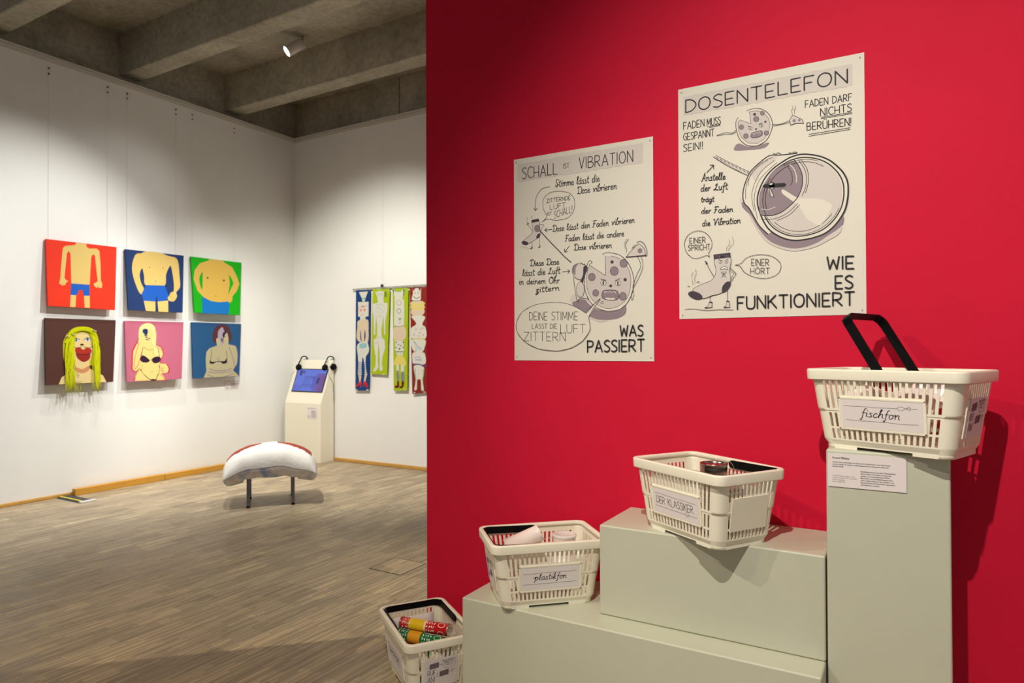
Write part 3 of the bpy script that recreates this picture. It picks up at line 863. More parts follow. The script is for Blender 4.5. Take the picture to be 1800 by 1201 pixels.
def build_basket_body():
    bm = bmesh.new()
    zs = [0, .008, .012, .026, .030, .058, .064, .104, .1104, .1106, .117, .150, .156, .196, .205, .222]
    slot_rows_side = [(.030, .058), (.064, .104), (.117, .196)]   # side columns: three slots one above the other
    slot_bottom = (.030, .058); slot_top = (.156, .196)

    def hole(zm, frac, ncol, i, nside):
        if i % 2 == 0: return False
        c = i // 2
        side = c < nside or c >= ncol - nside
        if side: return any(a < zm < b for a, b in slot_rows_side)
        return slot_bottom[0] < zm < slot_bottom[1] or slot_top[0] < zm < slot_top[1]

    def face(axis, sgn, ncol, nside):
        cols = []
        pitch = 2.0 / (ncol + .55)
        x = -1.0
        cols.append(-1.0)
        x = -1 + pitch * .525
        for c in range(ncol):
            cols.append(x); cols.append(x + pitch * .50); x += pitch
        cols.append(1.0)
        grid = []
        for z in zs:
            hx, hy = side_dims(z)
            row = []
            for f in cols:
                if axis == 'x': p = (sgn * hx, f * (hy - RC), z)      # short ends
                else: p = (f * (hx - RC), sgn * hy, z)                 # long sides
                row.append(bm.verts.new(p))
            grid.append(row)
        for j in range(len(zs) - 1):
            zm = (zs[j] + zs[j + 1]) / 2
            for i in range(len(cols) - 1):
                if hole(zm, 0, ncol, i, nside): continue
                if zs[j] < .0079 and abs((cols[i] + cols[i + 1]) / 2) < .52 and axis == 'y': continue   # arch in the foot
                q = [grid[j][i], grid[j][i + 1], grid[j + 1][i + 1], grid[j + 1][i]]
                bm.faces.new(q)
    face('y', -1, 19, 3); face('y', 1, 19, 3)
    face('x', -1, 11, 1); face('x', 1, 11, 1)
    for sx in (-1, 1):
        for sy in (-1, 1):
            prev = None
            for z in zs:
                hx, hy = side_dims(z)
                ring = []
                for k in range(7):
                    a = math.pi / 2 * k / 6
                    ring.append(bm.verts.new((sx * (hx - RC + RC * math.cos(a)), sy * (hy - RC + RC * math.sin(a)), z)))
                if prev:
                    for k in range(6):
                        f = bm.faces.new((prev[k], prev[k + 1], ring[k + 1], ring[k]))
                        f.smooth = True
                prev = ring
    bmesh.ops.remove_doubles(bm, verts=bm.verts, dist=.0003)
    bmesh.ops.recalc_face_normals(bm, faces=bm.faces)
    # make normals point outwards
    f0 = max(bm.faces, key=lambda f: f.calc_center_median().x)
    if f0.normal.x < 0:
        bmesh.ops.reverse_faces(bm, faces=bm.faces)
    return bm


def rounded(hx, hy, r, n=7):
    out = []
    for cx, cy, a0 in ((hx - r, hy - r, 0), (-hx + r, hy - r, 90), (-hx + r, -hy + r, 180), (hx - r, -hy + r, 270)):
        for k in range(n):
            a = math.radians(a0 + 90 * k / (n - 1))
            out.append((cx + r * math.cos(a), cy + r * math.sin(a)))
    return out


def build_rim():
    bm = bmesh.new()
    prof = [(-.0165, .214), (-.0165, .226), (-.0140, .2295), (-.0035, .2302), (-.0008, .2285), (0, .225), (-.0012, .2015), (-.0016, .1990), (-.0040, .1990), (-.0036, .2250), (-.0130, .2250), (-.0140, .214)]
    rings = []
    for d, z in prof:
        pts = rounded(LX / 2 + d, LY / 2 + d, .034 + d * .6)
        rings.append([bm.verts.new((x, y, z)) for x, y in pts])
    n = len(rings[0])
    for A, B in zip(rings, rings[1:] + rings[:1]):
        for k in range(n):
            f = bm.faces.new((A[k], A[(k + 1) % n], B[(k + 1) % n], B[k])); f.smooth = True
    bmesh.ops.recalc_face_normals(bm, faces=bm.faces)
    return bm


def build_bottom():
    bm = bmesh.new()
    pts = rounded(.1655, .106, .028)
    a = [bm.verts.new((x, y, .016)) for x, y in pts]; b = [bm.verts.new((x, y, .0185)) for x, y in pts]
    bm.faces.new(a[::-1]); bm.faces.new(b)
    for k in range(len(a)): bm.faces.new((a[k], a[(k + 1) % len(a)], b[(k + 1) % len(a)], b[k]))
    for i in range(-4, 5):   # ribs under the load
        box(bm, i * .035 - .002, i * .035 + .002, -.1, .1, .0185, .0205)
    return bm


def face_frame(side):
    """origin, u, v, n of a tilted side face in basket coordinates ('-y', '+y', '+x', '-x'); origin on the outer skin at z = 0"""
    if side[1] == 'y':
        s = -1 if side[0] == '-' else 1
        p0 = Vector((0, s * side_dims(.03)[1], .03)); p1 = Vector((0, s * (side_dims(.20)[1]), .20))
        v = (p1 - p0).normalized(); u = Vector((-s, 0, 0))
    else:
        s = -1 if side[0] == '-' else 1
        p0 = Vector((s * side_dims(.03)[0], 0, .03)); p1 = Vector((s * (side_dims(.20)[0]), 0, .20))
        v = (p1 - p0).normalized(); u = Vector((0, s, 0))
    n = u.cross(v).normalized()
    o = p0 - v * (.03 / v.z)
    return o, u, v, n


def slab_on(bm, fr, u0, u1, v0, v1, d0, d1, mat_i=0):
    o, u, v, n = fr
    vs = []
    for d in (d0, d1):
        for a, b in ((u0, v0), (u1, v0), (u1, v1), (u0, v1)):
            vs.append(bm.verts.new(o + u * a + v * b + n * d))
    for q in ((3, 2, 1, 0), (4, 5, 6, 7), (0, 1, 5, 4), (1, 2, 6, 5), (2, 3, 7, 6), (3, 0, 4, 7)):
        f = bm.faces.new([vs[i] for i in q]); f.material_index = mat_i


def framed_plate(fr, u0, u1, v0, v1):
    bm = bmesh.new()
    slab_on(bm, fr, u0, u1, v0, v1, .0004, .0032)
    t = .0045
    slab_on(bm, fr, u0, u1, v0, v0 + t, .0032, .0046); slab_on(bm, fr, u0, u1, v1 - t, v1, .0032, .0046)
    slab_on(bm, fr, u0, u0 + t, v0, v1, .0032, .0046); slab_on(bm, fr, u1 - t, u1, v0, v1, .0032, .0046)
    return bm


BODY = RIM = BOT = None


def make_basket(loc, rz, label, raised=False, fold=1):
    """fold: short end (+1 / -1 along x) over which the handle lies or leans"""
    global BODY, RIM, BOT
    root = empty('shopping_basket', loc, rz)
    tag(root, label, 'basket', 'white plastic shopping baskets')
    if BODY is None:
        b = obj('body', build_basket_body(), PLASTIC, root); BODY = b.data
        RIM_o = obj('rim', build_rim(), PLASTIC, root); RIM = RIM_o.data
        BOT_o = obj('bottom', build_bottom(), PLASTIC, root); BOT = BOT_o.data
    else:
        b = bpy.data.objects.new('body', BODY); link(b, root)
        link(bpy.data.objects.new('rim', RIM), root)
        link(bpy.data.objects.new('bottom', BOT), root)
    m = b.modifiers.new('s', 'SOLIDIFY'); m.thickness = .0024; m.offset = -1; m.use_even_offset = False
    # handle
    ang = math.radians(30) if raised else math.radians(89)
    arm = .196
    px0, py, pz = 0.0, .1215, .2135
    ca, sa = math.cos(ang), math.sin(ang)
    w = .0125
    bm = bmesh.new()

    def hp(a, y, d):  # a along arm, d across the arm's width
        x = px0 + fold * (sa * a + ca * d); z = pz + ca * a - sa * d
        return Vector((x, y, z))
    path = [(-py, 0), (-py, arm - .028), (-py + .008, arm - .010), (-py + .026, arm), (py - .026, arm), (py - .008, arm - .010), (py, arm - .028), (py, 0)]
    th = .0032
    secs = []
    for i, (yy, a) in enumerate(path):
        p_, q_ = path[max(i - 1, 0)], path[min(i + 1, len(path) - 1)]
        dy, da = q_[0] - p_[0], q_[1] - p_[1]; l = math.hypot(dy, da); ny, na = -da / l, dy / l
        secs.append([bm.verts.new(hp(a + na * s1 * th, yy + ny * s1 * th, s2 * w)) for s1, s2 in ((-1, -1), (1, -1), (1, 1), (-1, 1))])
    for A, B in zip(secs, secs[1:]):
        for k in range(4): bm.faces.new((A[k], A[(k + 1) % 4], B[(k + 1) % 4], B[k]))
    bm.faces.new(secs[0][::-1]); bm.faces.new(secs[-1])
    for yy in (-py, py):   # rounded pivot ends
        ring = []
        for s1 in (-1, 1):
            ring.append([bm.verts.new(hp(-w * math.sin(math.pi * k / 8), yy + s1 * th, w * math.cos(math.pi * k / 8))) for k in range(9)])
        bm.faces.new(ring[0]); bm.faces.new(ring[1][::-1])
        for k in range(8): bm.faces.new((ring[0][k], ring[0][k + 1], ring[1][k + 1], ring[1][k]))
    for k in range(5):     # grip ridges at the bend
        a = arm - .030 + k * .0045
        for yy in (-py, py):
            s1 = -1 if yy < 0 else 1
            vs = [bm.verts.new(hp(a + da, yy + s1 * (th + dd), dw)) for da in (0, .002) for dd in (-.001, .0012) for dw in (-w, w)]
            for q in ((0, 1, 3, 2), (4, 6, 7, 5), (0, 4, 5, 1), (2, 3, 7, 6), (0, 2, 6, 4), (1, 5, 7, 3)): bm.faces.new([vs[i] for i in q])
    bmesh.ops.recalc_face_normals(bm, faces=bm.faces)
    o = obj('handle', bm, BLACKP, root); o['label'] = 'black plastic carrying handle'
    # label plates moulded on the long sides
    for side in ('-y', '+y'):
        fr = face_frame(side)
        obj('label_plate', framed_plate(fr, -.113, .113, .060, .152), PLASTIC, root)
    for side in ('-x', '+x'):
        fr = face_frame(side)
        b_ = bmesh.new(); slab_on(b_, fr, -.074, .074, .056, .158, .0004, .0038)
        obj('label_plate', b_, PLASTIC, root)
    return root


def card(root, side, u0, u1, v0, v1, draw, name='name_card', label=None, d=.0034, m=None):
    fr = face_frame(side)
    bm = bmesh.new(); slab_on(bm, fr, u0, u1, v0, v1, d, d + .0006)
    o = obj(name, bm, m or CARD, root)
    if label: o['label'] = label
    pm = parent_matrix(root); R3 = pm.to_3x3()
    c = fr[0] + fr[1] * ((u0 + u1) / 2) + fr[2] * ((v0 + v1) / 2) + fr[3] * (d + .0006)
    sh = Sheet(pm @ c, R3 @ fr[3], u=R3 @ fr[1], v=R3 @ fr[2], off=.00015)
    draw(sh)
    sh.build(o_fix(o, root))
    return o


def o_fix(o, root):
    return o


def wob(a, b, amp=.0006, n=7):
    return [(a[0] + (b[0] - a[0]) * i / n, a[1] + (b[1] - a[1]) * i / n + random.uniform(-amp, amp)) for i in range(n + 1)]


def draw_fisch(s):
    s.line_uv(catmull(wob((-.098, .0215), (.042, .0215))), .0008, INK)
    s.line_uv(wob((.068, .0235), (.092, .0230)), .0008, INK)
    s.line_uv(catmull([(.042, .0215), (.050, .0275), (.062, .0240), (.074, .0185), (.074, .0285), (.062, .0215), (.050, .0165), (.042, .0215)]), .0008, INK)
    s.line_uv(catmull(wob((-.092, -.0185), (.094, -.0195))), .0008, INK)
    s.text_uv('fischfon', (-.052, -.006), (.048, -.0085), .0235, .0019, cursive=True, slant=.25, gap=3)


def draw_klass(s):
    s.line_uv(catmull(wob((-.098, .0235), (.092, .0205), .0010)), .0008, INK)
    s.line_uv(catmull(wob((-.094, -.0185), (.096, -.0210), .0006)), .0008, INK)
    s.text_uv('DER', (-.089, -.0085), (-.049, -.0080), .022, .0015, gap=1.6)
    s.text_uv('KLASSIKER', (-.034, -.0090), (.080, -.0100), .023, .0015, gap=1.6)
    s.line_uv([(.052 + .0075 * math.cos(a * .6), -.0185 + .007 * math.sin(a * .6)) for a in range(11)], .0006, INK)
    for q in ([(.048, -.026), (.047, -.030)], [(.055, -.026), (.058, -.030)], [(.060, -.020), (.065, -.018)]): s.line_uv(q, .0006, INK)


def draw_plast(s):
    s.line_uv(catmull(wob((-.098, .0185), (.094, .0195), .0009)), .0008, INK)
    s.line_uv(catmull(wob((-.096, -.0195), (.096, -.0185), .0005)), .0008, INK)
    s.text_uv('plastikfon', (-.056, -.0045), (.058, -.0045), .021, .0020, cursive=True, slant=.2, gap=3)
    s.line_uv(catmull([(-.062, .004), (-.058, .001), (-.050, .007)]), .0013, INK)


def draw_snack(s):
    s.line_uv([(-.098, .020), (.070, .018), (.070, -.012), (-.098, -.010), (-.098, .020)], .0008, INK)
    s.text_uv('SNACKFON', (-.080, -.006), (.055, -.006), .019, .0022, gap=1.4)
    s.line_uv([(-.104, .0265), (.078, .0260), (.078, -.018), (-.104, -.017), (-.104, .0265)], .0006, INK)
    s.line_uv(wob((-.100, -.030), (.096, -.030)), .0006, INK)


def draw_ruf(s):
    # two linked cans, speech bubble, RUF AN!
    for (x, y) in ((-.028, .027), (.012, -.008)):
        w_, h_ = .017, .0105
        s.fill_uv([(x - w_, y - h_), (x + w_, y - h_ + .003), (x + w_, y + h_ + .002), (x - w_, y + h_ - .002)], MAUVE)
        s.line_uv([(x - w_, y - h_), (x + w_, y - h_ + .003), (x + w_, y + h_ + .002), (x - w_, y + h_ - .002), (x - w_, y - h_)], .0011, INK2)
        for k in range(6): s.line_uv([(x - w_ + .003, y - h_ + .003 + .003 * k), (x + w_ - .003, y - h_ + .005 + .003 * k)], .0010, INK2)
        s.line_uv([(x + w_ - .003, y - h_ + .003), (x + w_ - .003, y + h_)], .0010, INK2); s.line_uv([(x - w_ + .003, y - h_), (x - w_ + .003, y + h_ - .002)], .0010, INK2)
    s.line_uv([(-.060, .022), (-.045, .026)], .0006, INK)
    s.line_uv(catmull([(-.009, .028), (.004, .033), (.004, .046)]), .0006, INK)
    s.line_uv(catmull([(-.009, .028), (.006, .026), (.014, .014), (.036, .011), (.052, .020), (.056, .036), (.054, .047)]), .0007, INK)
    s.text_uv('HALLOOOOOO', (.006, .038), (.050, .041), .006, .0007, gap=1.2)
    s.text_uv('HÖRST DU', (.010, .029), (.047, .032), .006, .0007, gap=1.2)
    s.text_uv('MICH', (.016, .020), (.042, .022), .006, .0007, gap=1.2)
    s.text_uv('RUF', (-.052, -.008), (-.022, -.008), .019, .0013, gap=1.6)
    s.text_uv('AN!', (-.052, -.036), (-.024, -.036), .021, .0013, gap=1.6)
    for y in (-.006, -.016): s.line_uv([(-.018, y), (-.011, y)], .0008, INK); s.line_uv([(-.014, y + .0025), (-.011, y), (-.014, y - .0025)], .0008, INK)
    s.line_uv(catmull([(.029, -.005), (.036, -.005), (.042, .002), (.048, -.006), (.041, -.010), (.045, .003), (.052, .000), (.060, -.003)]), .0007, INK)


bF = make_basket((-.0246, 2.2139, 1.0156), -.3505, 'white basket with raised black handle and card fischfon, on tall plinth', True, -1)
card(bF, '-y', -.105, .105, .066, .146, draw_fisch, label='card lettered fischfon')
card(bF, '+x', -.060, .060, .058, .162, draw_ruf, 'taped_sheet', 'drawn sheet lettered RUF AN', .0048)
bK = make_basket((-.5712, 2.1881, .7076), -.5571, 'white basket with card DER KLASSIKER and a blank end plate, on middle block', False, 1)
card(bK, '-y', -.105, .105, .066, .146, draw_klass, label='card lettered DER KLASSIKER')
bP = make_basket((-1.1643, 2.1721, .4041), .7574, 'white basket with card plastikfon, on the long low plinth', False, -1)
card(bP, '-y', -.105, .105, .066, .146, draw_plast, label='card lettered plastikfon')
card(bP, '-x', -.060, .060, .058, .162, draw_ruf, 'taped_sheet', 'drawn sheet lettered RUF AN', .0048)
bS = make_basket((-1.664, 2.1308, 0.0), -.6024, 'white basket holding red and green tubes, standing on the floor', False, -1)
card(bS, '-y', -.112, .112, .058, .158, draw_snack, label='card with boxed lettering', d=.0048)
card(bS, '+x', -.064, .064, .052, .162, draw_ruf, 'taped_sheet', 'drawn sheet lettered RUF AN', .0048)


def basket_point(root, x, y, z):
    return parent_matrix(root) @ Vector((x, y, z))


# sheet of paper standing inside the floor basket at its far short end
bm = bmesh.new()
for k in range(7):
    pass
g = [[bm.verts.new(basket_point(bS, -.160 - .018 * (j / 4) + .010 * math.sin(i / 6 * math.pi), -.092 + .184 * i / 6, .03 + .155 * j / 4)) for j in range(5)] for i in range(7)]
for i in range(6):
    for j in range(4): bm.faces.new((g[i][j], g[i + 1][j], g[i + 1][j + 1], g[i][j + 1]))
o = obj('paper_sheet', bm, CARD, smooth=True)
m_ = o.modifiers.new('s', 'SOLIDIFY'); m_.thickness = .0006
tag(o, 'white drawn sheet standing inside the far end of the floor basket', 'paper sheet')
pa = basket_point(bS, -.152, 0, .03); pb = basket_point(bS, -.166, 0, .185)
nn = (parent_matrix(bS).to_3x3() @ Vector((1, 0, .1))).normalized()
sh = Sheet(basket_point(bS, -.1545, 0, .11), nn, off=.0035)
sh.line_uv([(-.02 + .030 * math.cos(a * .4), .030 + .030 * math.sin(a * .4)) for a in range(17)], .0008, MAUVE)
sh.line_uv([(.03 + .022 * math.cos(a * .4), .020 + .022 * math.sin(a * .4)) for a in range(17)], .0008, MAUVE)
sh.line_uv([(-.06, .05), (-.05, .00), (-.02, -.03)], .0008, INK2); sh.line_uv([(-.05, .06), (.02, .058)], .0008, MAUVE)
sh.text_uv('HALLO', (-.055, .045), (-.01, .048), .010, .0009, MAUVE)
sh.build(o)

# ------------------------------------------------------------------ things in the baskets
def oriented(p, d, roll=0.0):
    """matrix with local z along d, origin p"""
    d = Vector(d).normalized()
    q = d.to_track_quat('Z', 'Y')
    return Matrix.Translation(p) @ q.to_matrix().to_4x4() @ Matrix.Rotation(roll, 4, 'Z')


def snack_tube(a, b, rad, cols, label):
    a, b = Vector(a), Vector(b); Lh = (b - a).length
    Mx = oriented(a, b - a)
    root = empty('snack_tube'); tag(root, label, 'tube', 'cardboard tubes in the floor basket')
    bm = bmesh.new()
    prof = [(rad * .93, .002), (rad * 1.03, 0), (rad * 1.03, .004), (rad, .005)]
    mats = [0, 0, 0]
    names = [m for m, _ in cols]
    acc = 0
    ml = [METAL] + [mat('tube_' + n, c, .28) for n, c in cols_to(cols)]
    fr = [x for _, x in cols]
    for i, (n, f_) in enumerate(cols):
        z0, z1 = .005 + (Lh - .01) * acc, .005 + (Lh - .01) * (acc + f_)
        prof += [(rad, z1)]; mats.append(i + 1); acc += f_
    prof += [(rad * 1.03, Lh - .004), (rad * 1.03, Lh), (rad * .95, Lh), (rad * .95, Lh - .05)]
    mats += [0, 0, 0, 0]
    rings = lathe(bm, prof, 40, M4=Mx, mats=mats)
    bm.faces.new(rings[0]); bm.faces.new(rings[-1])
    obj('wall', bm, ml, root, world_coords=True)
    return root, Mx, Lh


TCOL = {'red': srgb(196, 18, 24), 'yellow': srgb(232, 196, 24), 'green': srgb(6, 112, 58), 'orange': srgb(226, 160, 30), 'cream': srgb(236, 226, 206)}


def cols_to(cols): return [(n, TCOL[n]) for n, _ in cols]


def curve_mark(bm, Mx, rad, pts, w, mi):
    """stroke wrapped round a tube: pts in (angle, z)"""
    for a, b in zip(pts, pts[1:]):
        da, dz = (b[0] - a[0]) * rad, b[1] - a[1]; l = math.hypot(da, dz)
        if l < 1e-6: continue
        na, nz = -dz / l * w / 2 / rad, da / l * w / 2
        q = [(a[0] - na, a[1] - nz), (b[0] - na, b[1] - nz), (b[0] + na, b[1] + nz), (a[0] + na, a[1] + nz)]
        f = bm.faces.new([bm.verts.new(Mx @ Vector((rad * math.cos(t) * 1.006, rad * math.sin(t) * 1.006, z))) for t, z in q]); f.material_index = mi


def tube_print(root, Mx, rad, Lh, seed, dark=False):
    rs = random.Random(seed)
    bm = bmesh.new()
    for k in range(10):
        a0 = 2 * math.pi * k / 10
        for z in (Lh * .12, Lh * .62):
            for j in range(4):
                zz = z + j * .011 - .01
                P = [(a0 + .08 * q, zz + rs.uniform(-.004, .004)) for q in range(5)]
                curve_mark(bm, Mx, rad, P, .0028, 0)
    for k in range(4):   # round emblem
        a0 = math.pi / 2 * k + .5
        P = [(a0 + .45 * math.cos(t * .5), Lh * .86 + .015 * math.sin(t * .5)) for t in range(14)]
        curve_mark(bm, Mx, rad, P, .002, 0)
        for q in range(3): curve_mark(bm, Mx, rad, [(a0 - .3, Lh * .85 + q * .006), (a0 + .3, Lh * .852 + q * .006)], .0015, 0)
    for k in range(24):  # small print on the light band
        a0 = 2 * math.pi * k / 24
        for j in range(5): curve_mark(bm, Mx, rad, [(a0, Lh * .30 + j * .010), (a0 + .16, Lh * .30 + j * .010)], .0012, 1)
    obj('print', bm, [mat('white_print', (.85, .83, .78), .5), mat('brown_print', srgb(176, 120, 40), .6)], root, world_coords=True)


g0, Mx, Lh = snack_tube(basket_point(bS, -.118, -.064, .186), basket_point(bS, .050, .084, .190), .0235, [('red', .18), ('yellow', .34), ('cream', .03), ('red', .45)], 'red and yellow cardboard tube lying on top of the green tube')
tube_print(g0, Mx, .0235, Lh, 3)
g1, Mx, Lh = snack_tube(basket_point(bS, -.085, -.092, .158), basket_point(bS, .083, .055, .156), .0235, [('green', .26), ('orange', .26), ('green', .48)], 'green and orange cardboard tube lying just under the red one')
tube_print(g1, Mx, .0235, Lh, 5)
LOW = [('green', .5, -.055, .045, 'dark green tube at the bottom of the floor basket by the name card'), ('red', .5, .0, .045, 'red tube at the bottom middle of the floor basket'),
       ('green', .4, .055, .045, 'green tube at the bottom of the floor basket by the wall side'), ('red', .6, -.028, .092, 'red tube in the second layer of the floor basket by the name card'), ('green', .6, .028, .092, 'green tube in the second layer of the floor basket by the wall side')]
for c_, f_, y_, z_, lb in LOW:
    snack_tube(basket_point(bS, -.120, y_, z_), basket_point(bS, .125, y_, z_), .0235, [(c_, f_), ('cream', 1 - f_)], lb)

# tin cans in the Klassiker basket
def tin_can(p, d, rad, hgt, label, group, lidded=True):
    Mx = oriented(p, d)
    root = empty('tin_can'); tag(root, label, 'can', group)
    bm = bmesh.new()
    prof = [(rad * .9, .003), (rad, 0), (rad * 1.02, .002), (rad, .005)]
    nrib = 6
    for i in range(nrib * 2):
        prof.append((rad * (.975 if i % 2 else 1.0), hgt * (.2 + .6 * i / (nrib * 2))))
    prof += [(rad, hgt * .86), (rad * .97, hgt * .9), (rad * 1.02, hgt * .97), (rad * 1.03, hgt), (rad * .97, hgt), (rad * .95, hgt - .006)]
    rings = lathe(bm, prof, 40, M4=Mx)
    bm.faces.new(rings[0])
    obj('wall', bm, mat('tin_plate', (.46, .41, .37), .22, metal=1.0), root, smooth=True, world_coords=True)
    if lidded:
        bm = bmesh.new(); rings = lathe(bm, [(rad * .955, hgt - .006), (rad * .8, hgt - .0065), (rad * .78, hgt - .004), (rad * .5, hgt - .004)], 40, M4=Mx); bm.faces.new(rings[-1])
        obj('lid', bm, MATS['tin_plate'], root, smooth=True, world_coords=True)
    return root


def bdir(root, v): return parent_matrix(root).to_3x3() @ Vector(v)


GRP = 'tin cans in the basket on the middle block'
tin_can(basket_point(bK, .050, -.008, .136), (0, 0, 1), .0415, .100, 'upright tin can with shiny rim sticking out of the basket', GRP)
tin_can(basket_point(bK, .050, -.008, .021), (0, 0, 1), .040, .110, 'lower tin can standing under the upright one', GRP)
tin_can(basket_point(bK, .112, -.055, .150), bdir(bK, (.20, .9, .05)), .026, .075, 'small tin can lying on its side right of the upright can', GRP)
tin_can(basket_point(bK, .128, -.055, .065), bdir(bK, (-.06, 1, 0)), .034, .11, 'tin can lying under the folded handle end', GRP)
tin_can(basket_point(bK, -.13, -.01, .060), bdir(bK, (1, .05, 0)), .037, .10, 'tin can lying at the bottom behind the card DER KLASSIKER', GRP)
# string with small ring
bm = bmesh.new()
pp = [basket_point(bK, *q) for q in ((.03, .01, .237), (.035, .03, .247), (.05, .045, .244), (.062, .06, .226), (.055, .075, .2), (.03, .08, .19))]
tube(bm, catmull([tuple(p) for p in pp], k=5), .0006, 6)
tag(obj('string', bm, mat('twine', srgb(222, 205, 180), .9)), 'thin twine looped beside the upright tin can', 'string')

# plastic cups in the plastikfon basket
def cup(p, d, r0, r1, hgt, label, lidded=False):
    Mx = oriented(p, d)
    root = empty('plastic_cup'); tag(root, label, 'cup', 'plastic cups in the plastikfon basket')
    bm = bmesh.new()
    prof = [(r0, 0), (r0 + (r1 - r0) * .9, hgt * .92), (r1, hgt * .95), (r1 * 1.04, hgt * .98), (r1 * 1.04, hgt), (r1 * .97, hgt), (r0 * .93, .003)]
    rings = lathe(bm, prof, 40, M4=Mx); bm.faces.new(rings[0]); bm.faces.new(rings[-1])
    obj('wall', bm, mat('white_cup_plastic', srgb(240, 228, 220), .35, sss=.1), root, smooth=True, world_coords=True)
    if lidded:
        bm = bmesh.new()
        rings = lathe(bm, [(r1 * 1.06, hgt - .006), (r1 * 1.08, hgt + .002), (r1 * 1.0, hgt + .005), (r1 * .9, hgt + .005), (r1 * .86, hgt + .002), (r1 * .3, hgt + .002)], 40, M4=Mx); bm.faces.new(rings[-1])
        lid = obj('lid', bm, mat('clear_plastic', (.9, .88, .86), .12, alpha=.45), root, smooth=True, world_coords=True)
        lid['label'] = 'clear plastic lid'
    return root


def between(root, a, b): return basket_point(root, *a), basket_point(root, *b) - basket_point(root, *a)


c_, d_ = between(bP, (-.112, .050, .158), (.010, .045, .218))
cup(c_, d_, .042, .030, .135, 'white plastic cup lying tilted with its base up')
cup(basket_point(bP, .082, -.015, .108), (.02, .02, 1), .036, .042, .112, 'clear-lidded round cup standing near the right end', True)
c_, d_ = between(bP, (-.115, -.045, .070), (.03, -.050, .075))
cup(c_, d_, .030, .040, .13, 'white plastic cup lying flat at the bottom of the basket')
c_, d_ = between(bP, (.125, .060, .065), (-.02, .062, .06))
cup(c_, d_, .030, .038, .11, 'white plastic cup lying flat along the wall side')
c_, d_ = between(bP, (.085, -.010, .022), (.085, -.010, .2))
cup(c_, d_, .028, .034, .080, 'white plastic cup standing under the lidded cup')
bm = bmesh.new()
pp = [basket_point(bP, *q) for q in ((-.10, -.03, .196), (-.05, -.02, .200), (.0, -.015, .207), (.04, -.015, .214))]
tube(bm, catmull([tuple(p) for p in pp], k=5), .0008, 6)
tag(obj('string', bm, MATS['twine']), 'thin string stretched between the cups in the plastikfon basket', 'string')


# crumpled red and white packet and clear bottle in the fischfon basket
def crumple(center, rx, ry, rz_, mats, seed, parent_name, label, cat, split):
    rs = random.Random(seed)
    bm = bmesh.new(); bmesh.ops.create_icosphere(bm, subdivisions=3, radius=1)
    for v in bm.verts:
        k = 1 + .22 * math.sin(v.co.x * 7 + seed) * math.cos(v.co.y * 6) + rs.uniform(-.07, .07)
        v.co = Vector((v.co.x * rx * k, v.co.y * ry * k, v.co.z * rz_ * k))
    for f in bm.faces:
        c = f.calc_center_median(); f.material_index = 1 if math.sin(c.x * 60 + seed) + math.cos(c.z * 50 + seed * 2) > split else 0
    Mx = parent_matrix(bF) @ Matrix.Translation(center)
    bm.transform(Mx)
    o = obj(parent_name, bm, mats)
    tag(o, label, cat)
    return o


FW = mat('white_film', srgb(238, 222, 218), .3); FR = mat('red_film', srgb(214, 44, 30), .3)
crumple((.075, -.010, .130), .078, .070, .068, [FW, FR], 4, 'crumpled_packet', 'crumpled red and white packet showing through slots at right of the fischfon card', 'packet', .5)
crumple((-.085, .0, .110), .070, .065, .065, [mat('beige_film', srgb(214, 190, 170), .4), FW], 9, 'crumpled_packet', 'crumpled pale packet at the left end of the fischfon basket', 'packet', .3)
Mx = oriented(basket_point(bF, -.065, -.085, .150), (parent_matrix(bF).to_3x3() @ Vector((1, .05, .12))))
bm = bmesh.new(); lathe(bm, [(.004, 0), (.016, .001), (.018, .01), (.018, .05), (.010, .062), (.009, .074), (.001, .074)], 24, M4=Mx)
tag(obj('small_bottle', bm, mat('clear_pet', (.9, .9, .88), .08, alpha=.35), smooth=True), 'small clear plastic bottle lying behind the fischfon card', 'bottle')

# ------------------------------------------------------------------ info labels (board + tiny printed text)
FONT_M = {}


def small_text(body, size, loc_fn, mat_, parent, bold=False):
    cu_ = bpy.data.curves.new('text', 'FONT')
    cu_.body = body; cu_.size = size; cu_.resolution_u = 2
    cu_.space_line = 1.25
    if bold: cu_.offset = size * .018
    t = bpy.data.objects.new('text', cu_); COL.objects.link(t)
    dg = bpy.context.evaluated_depsgraph_get(); dg.update()
    me = bpy.data.meshes.new_from_object(t.evaluated_get(dg))
    bpy.data.objects.remove(t)
    me.transform(loc_fn)
    me.materials.clear(); me.materials.append(mat_)
    return me


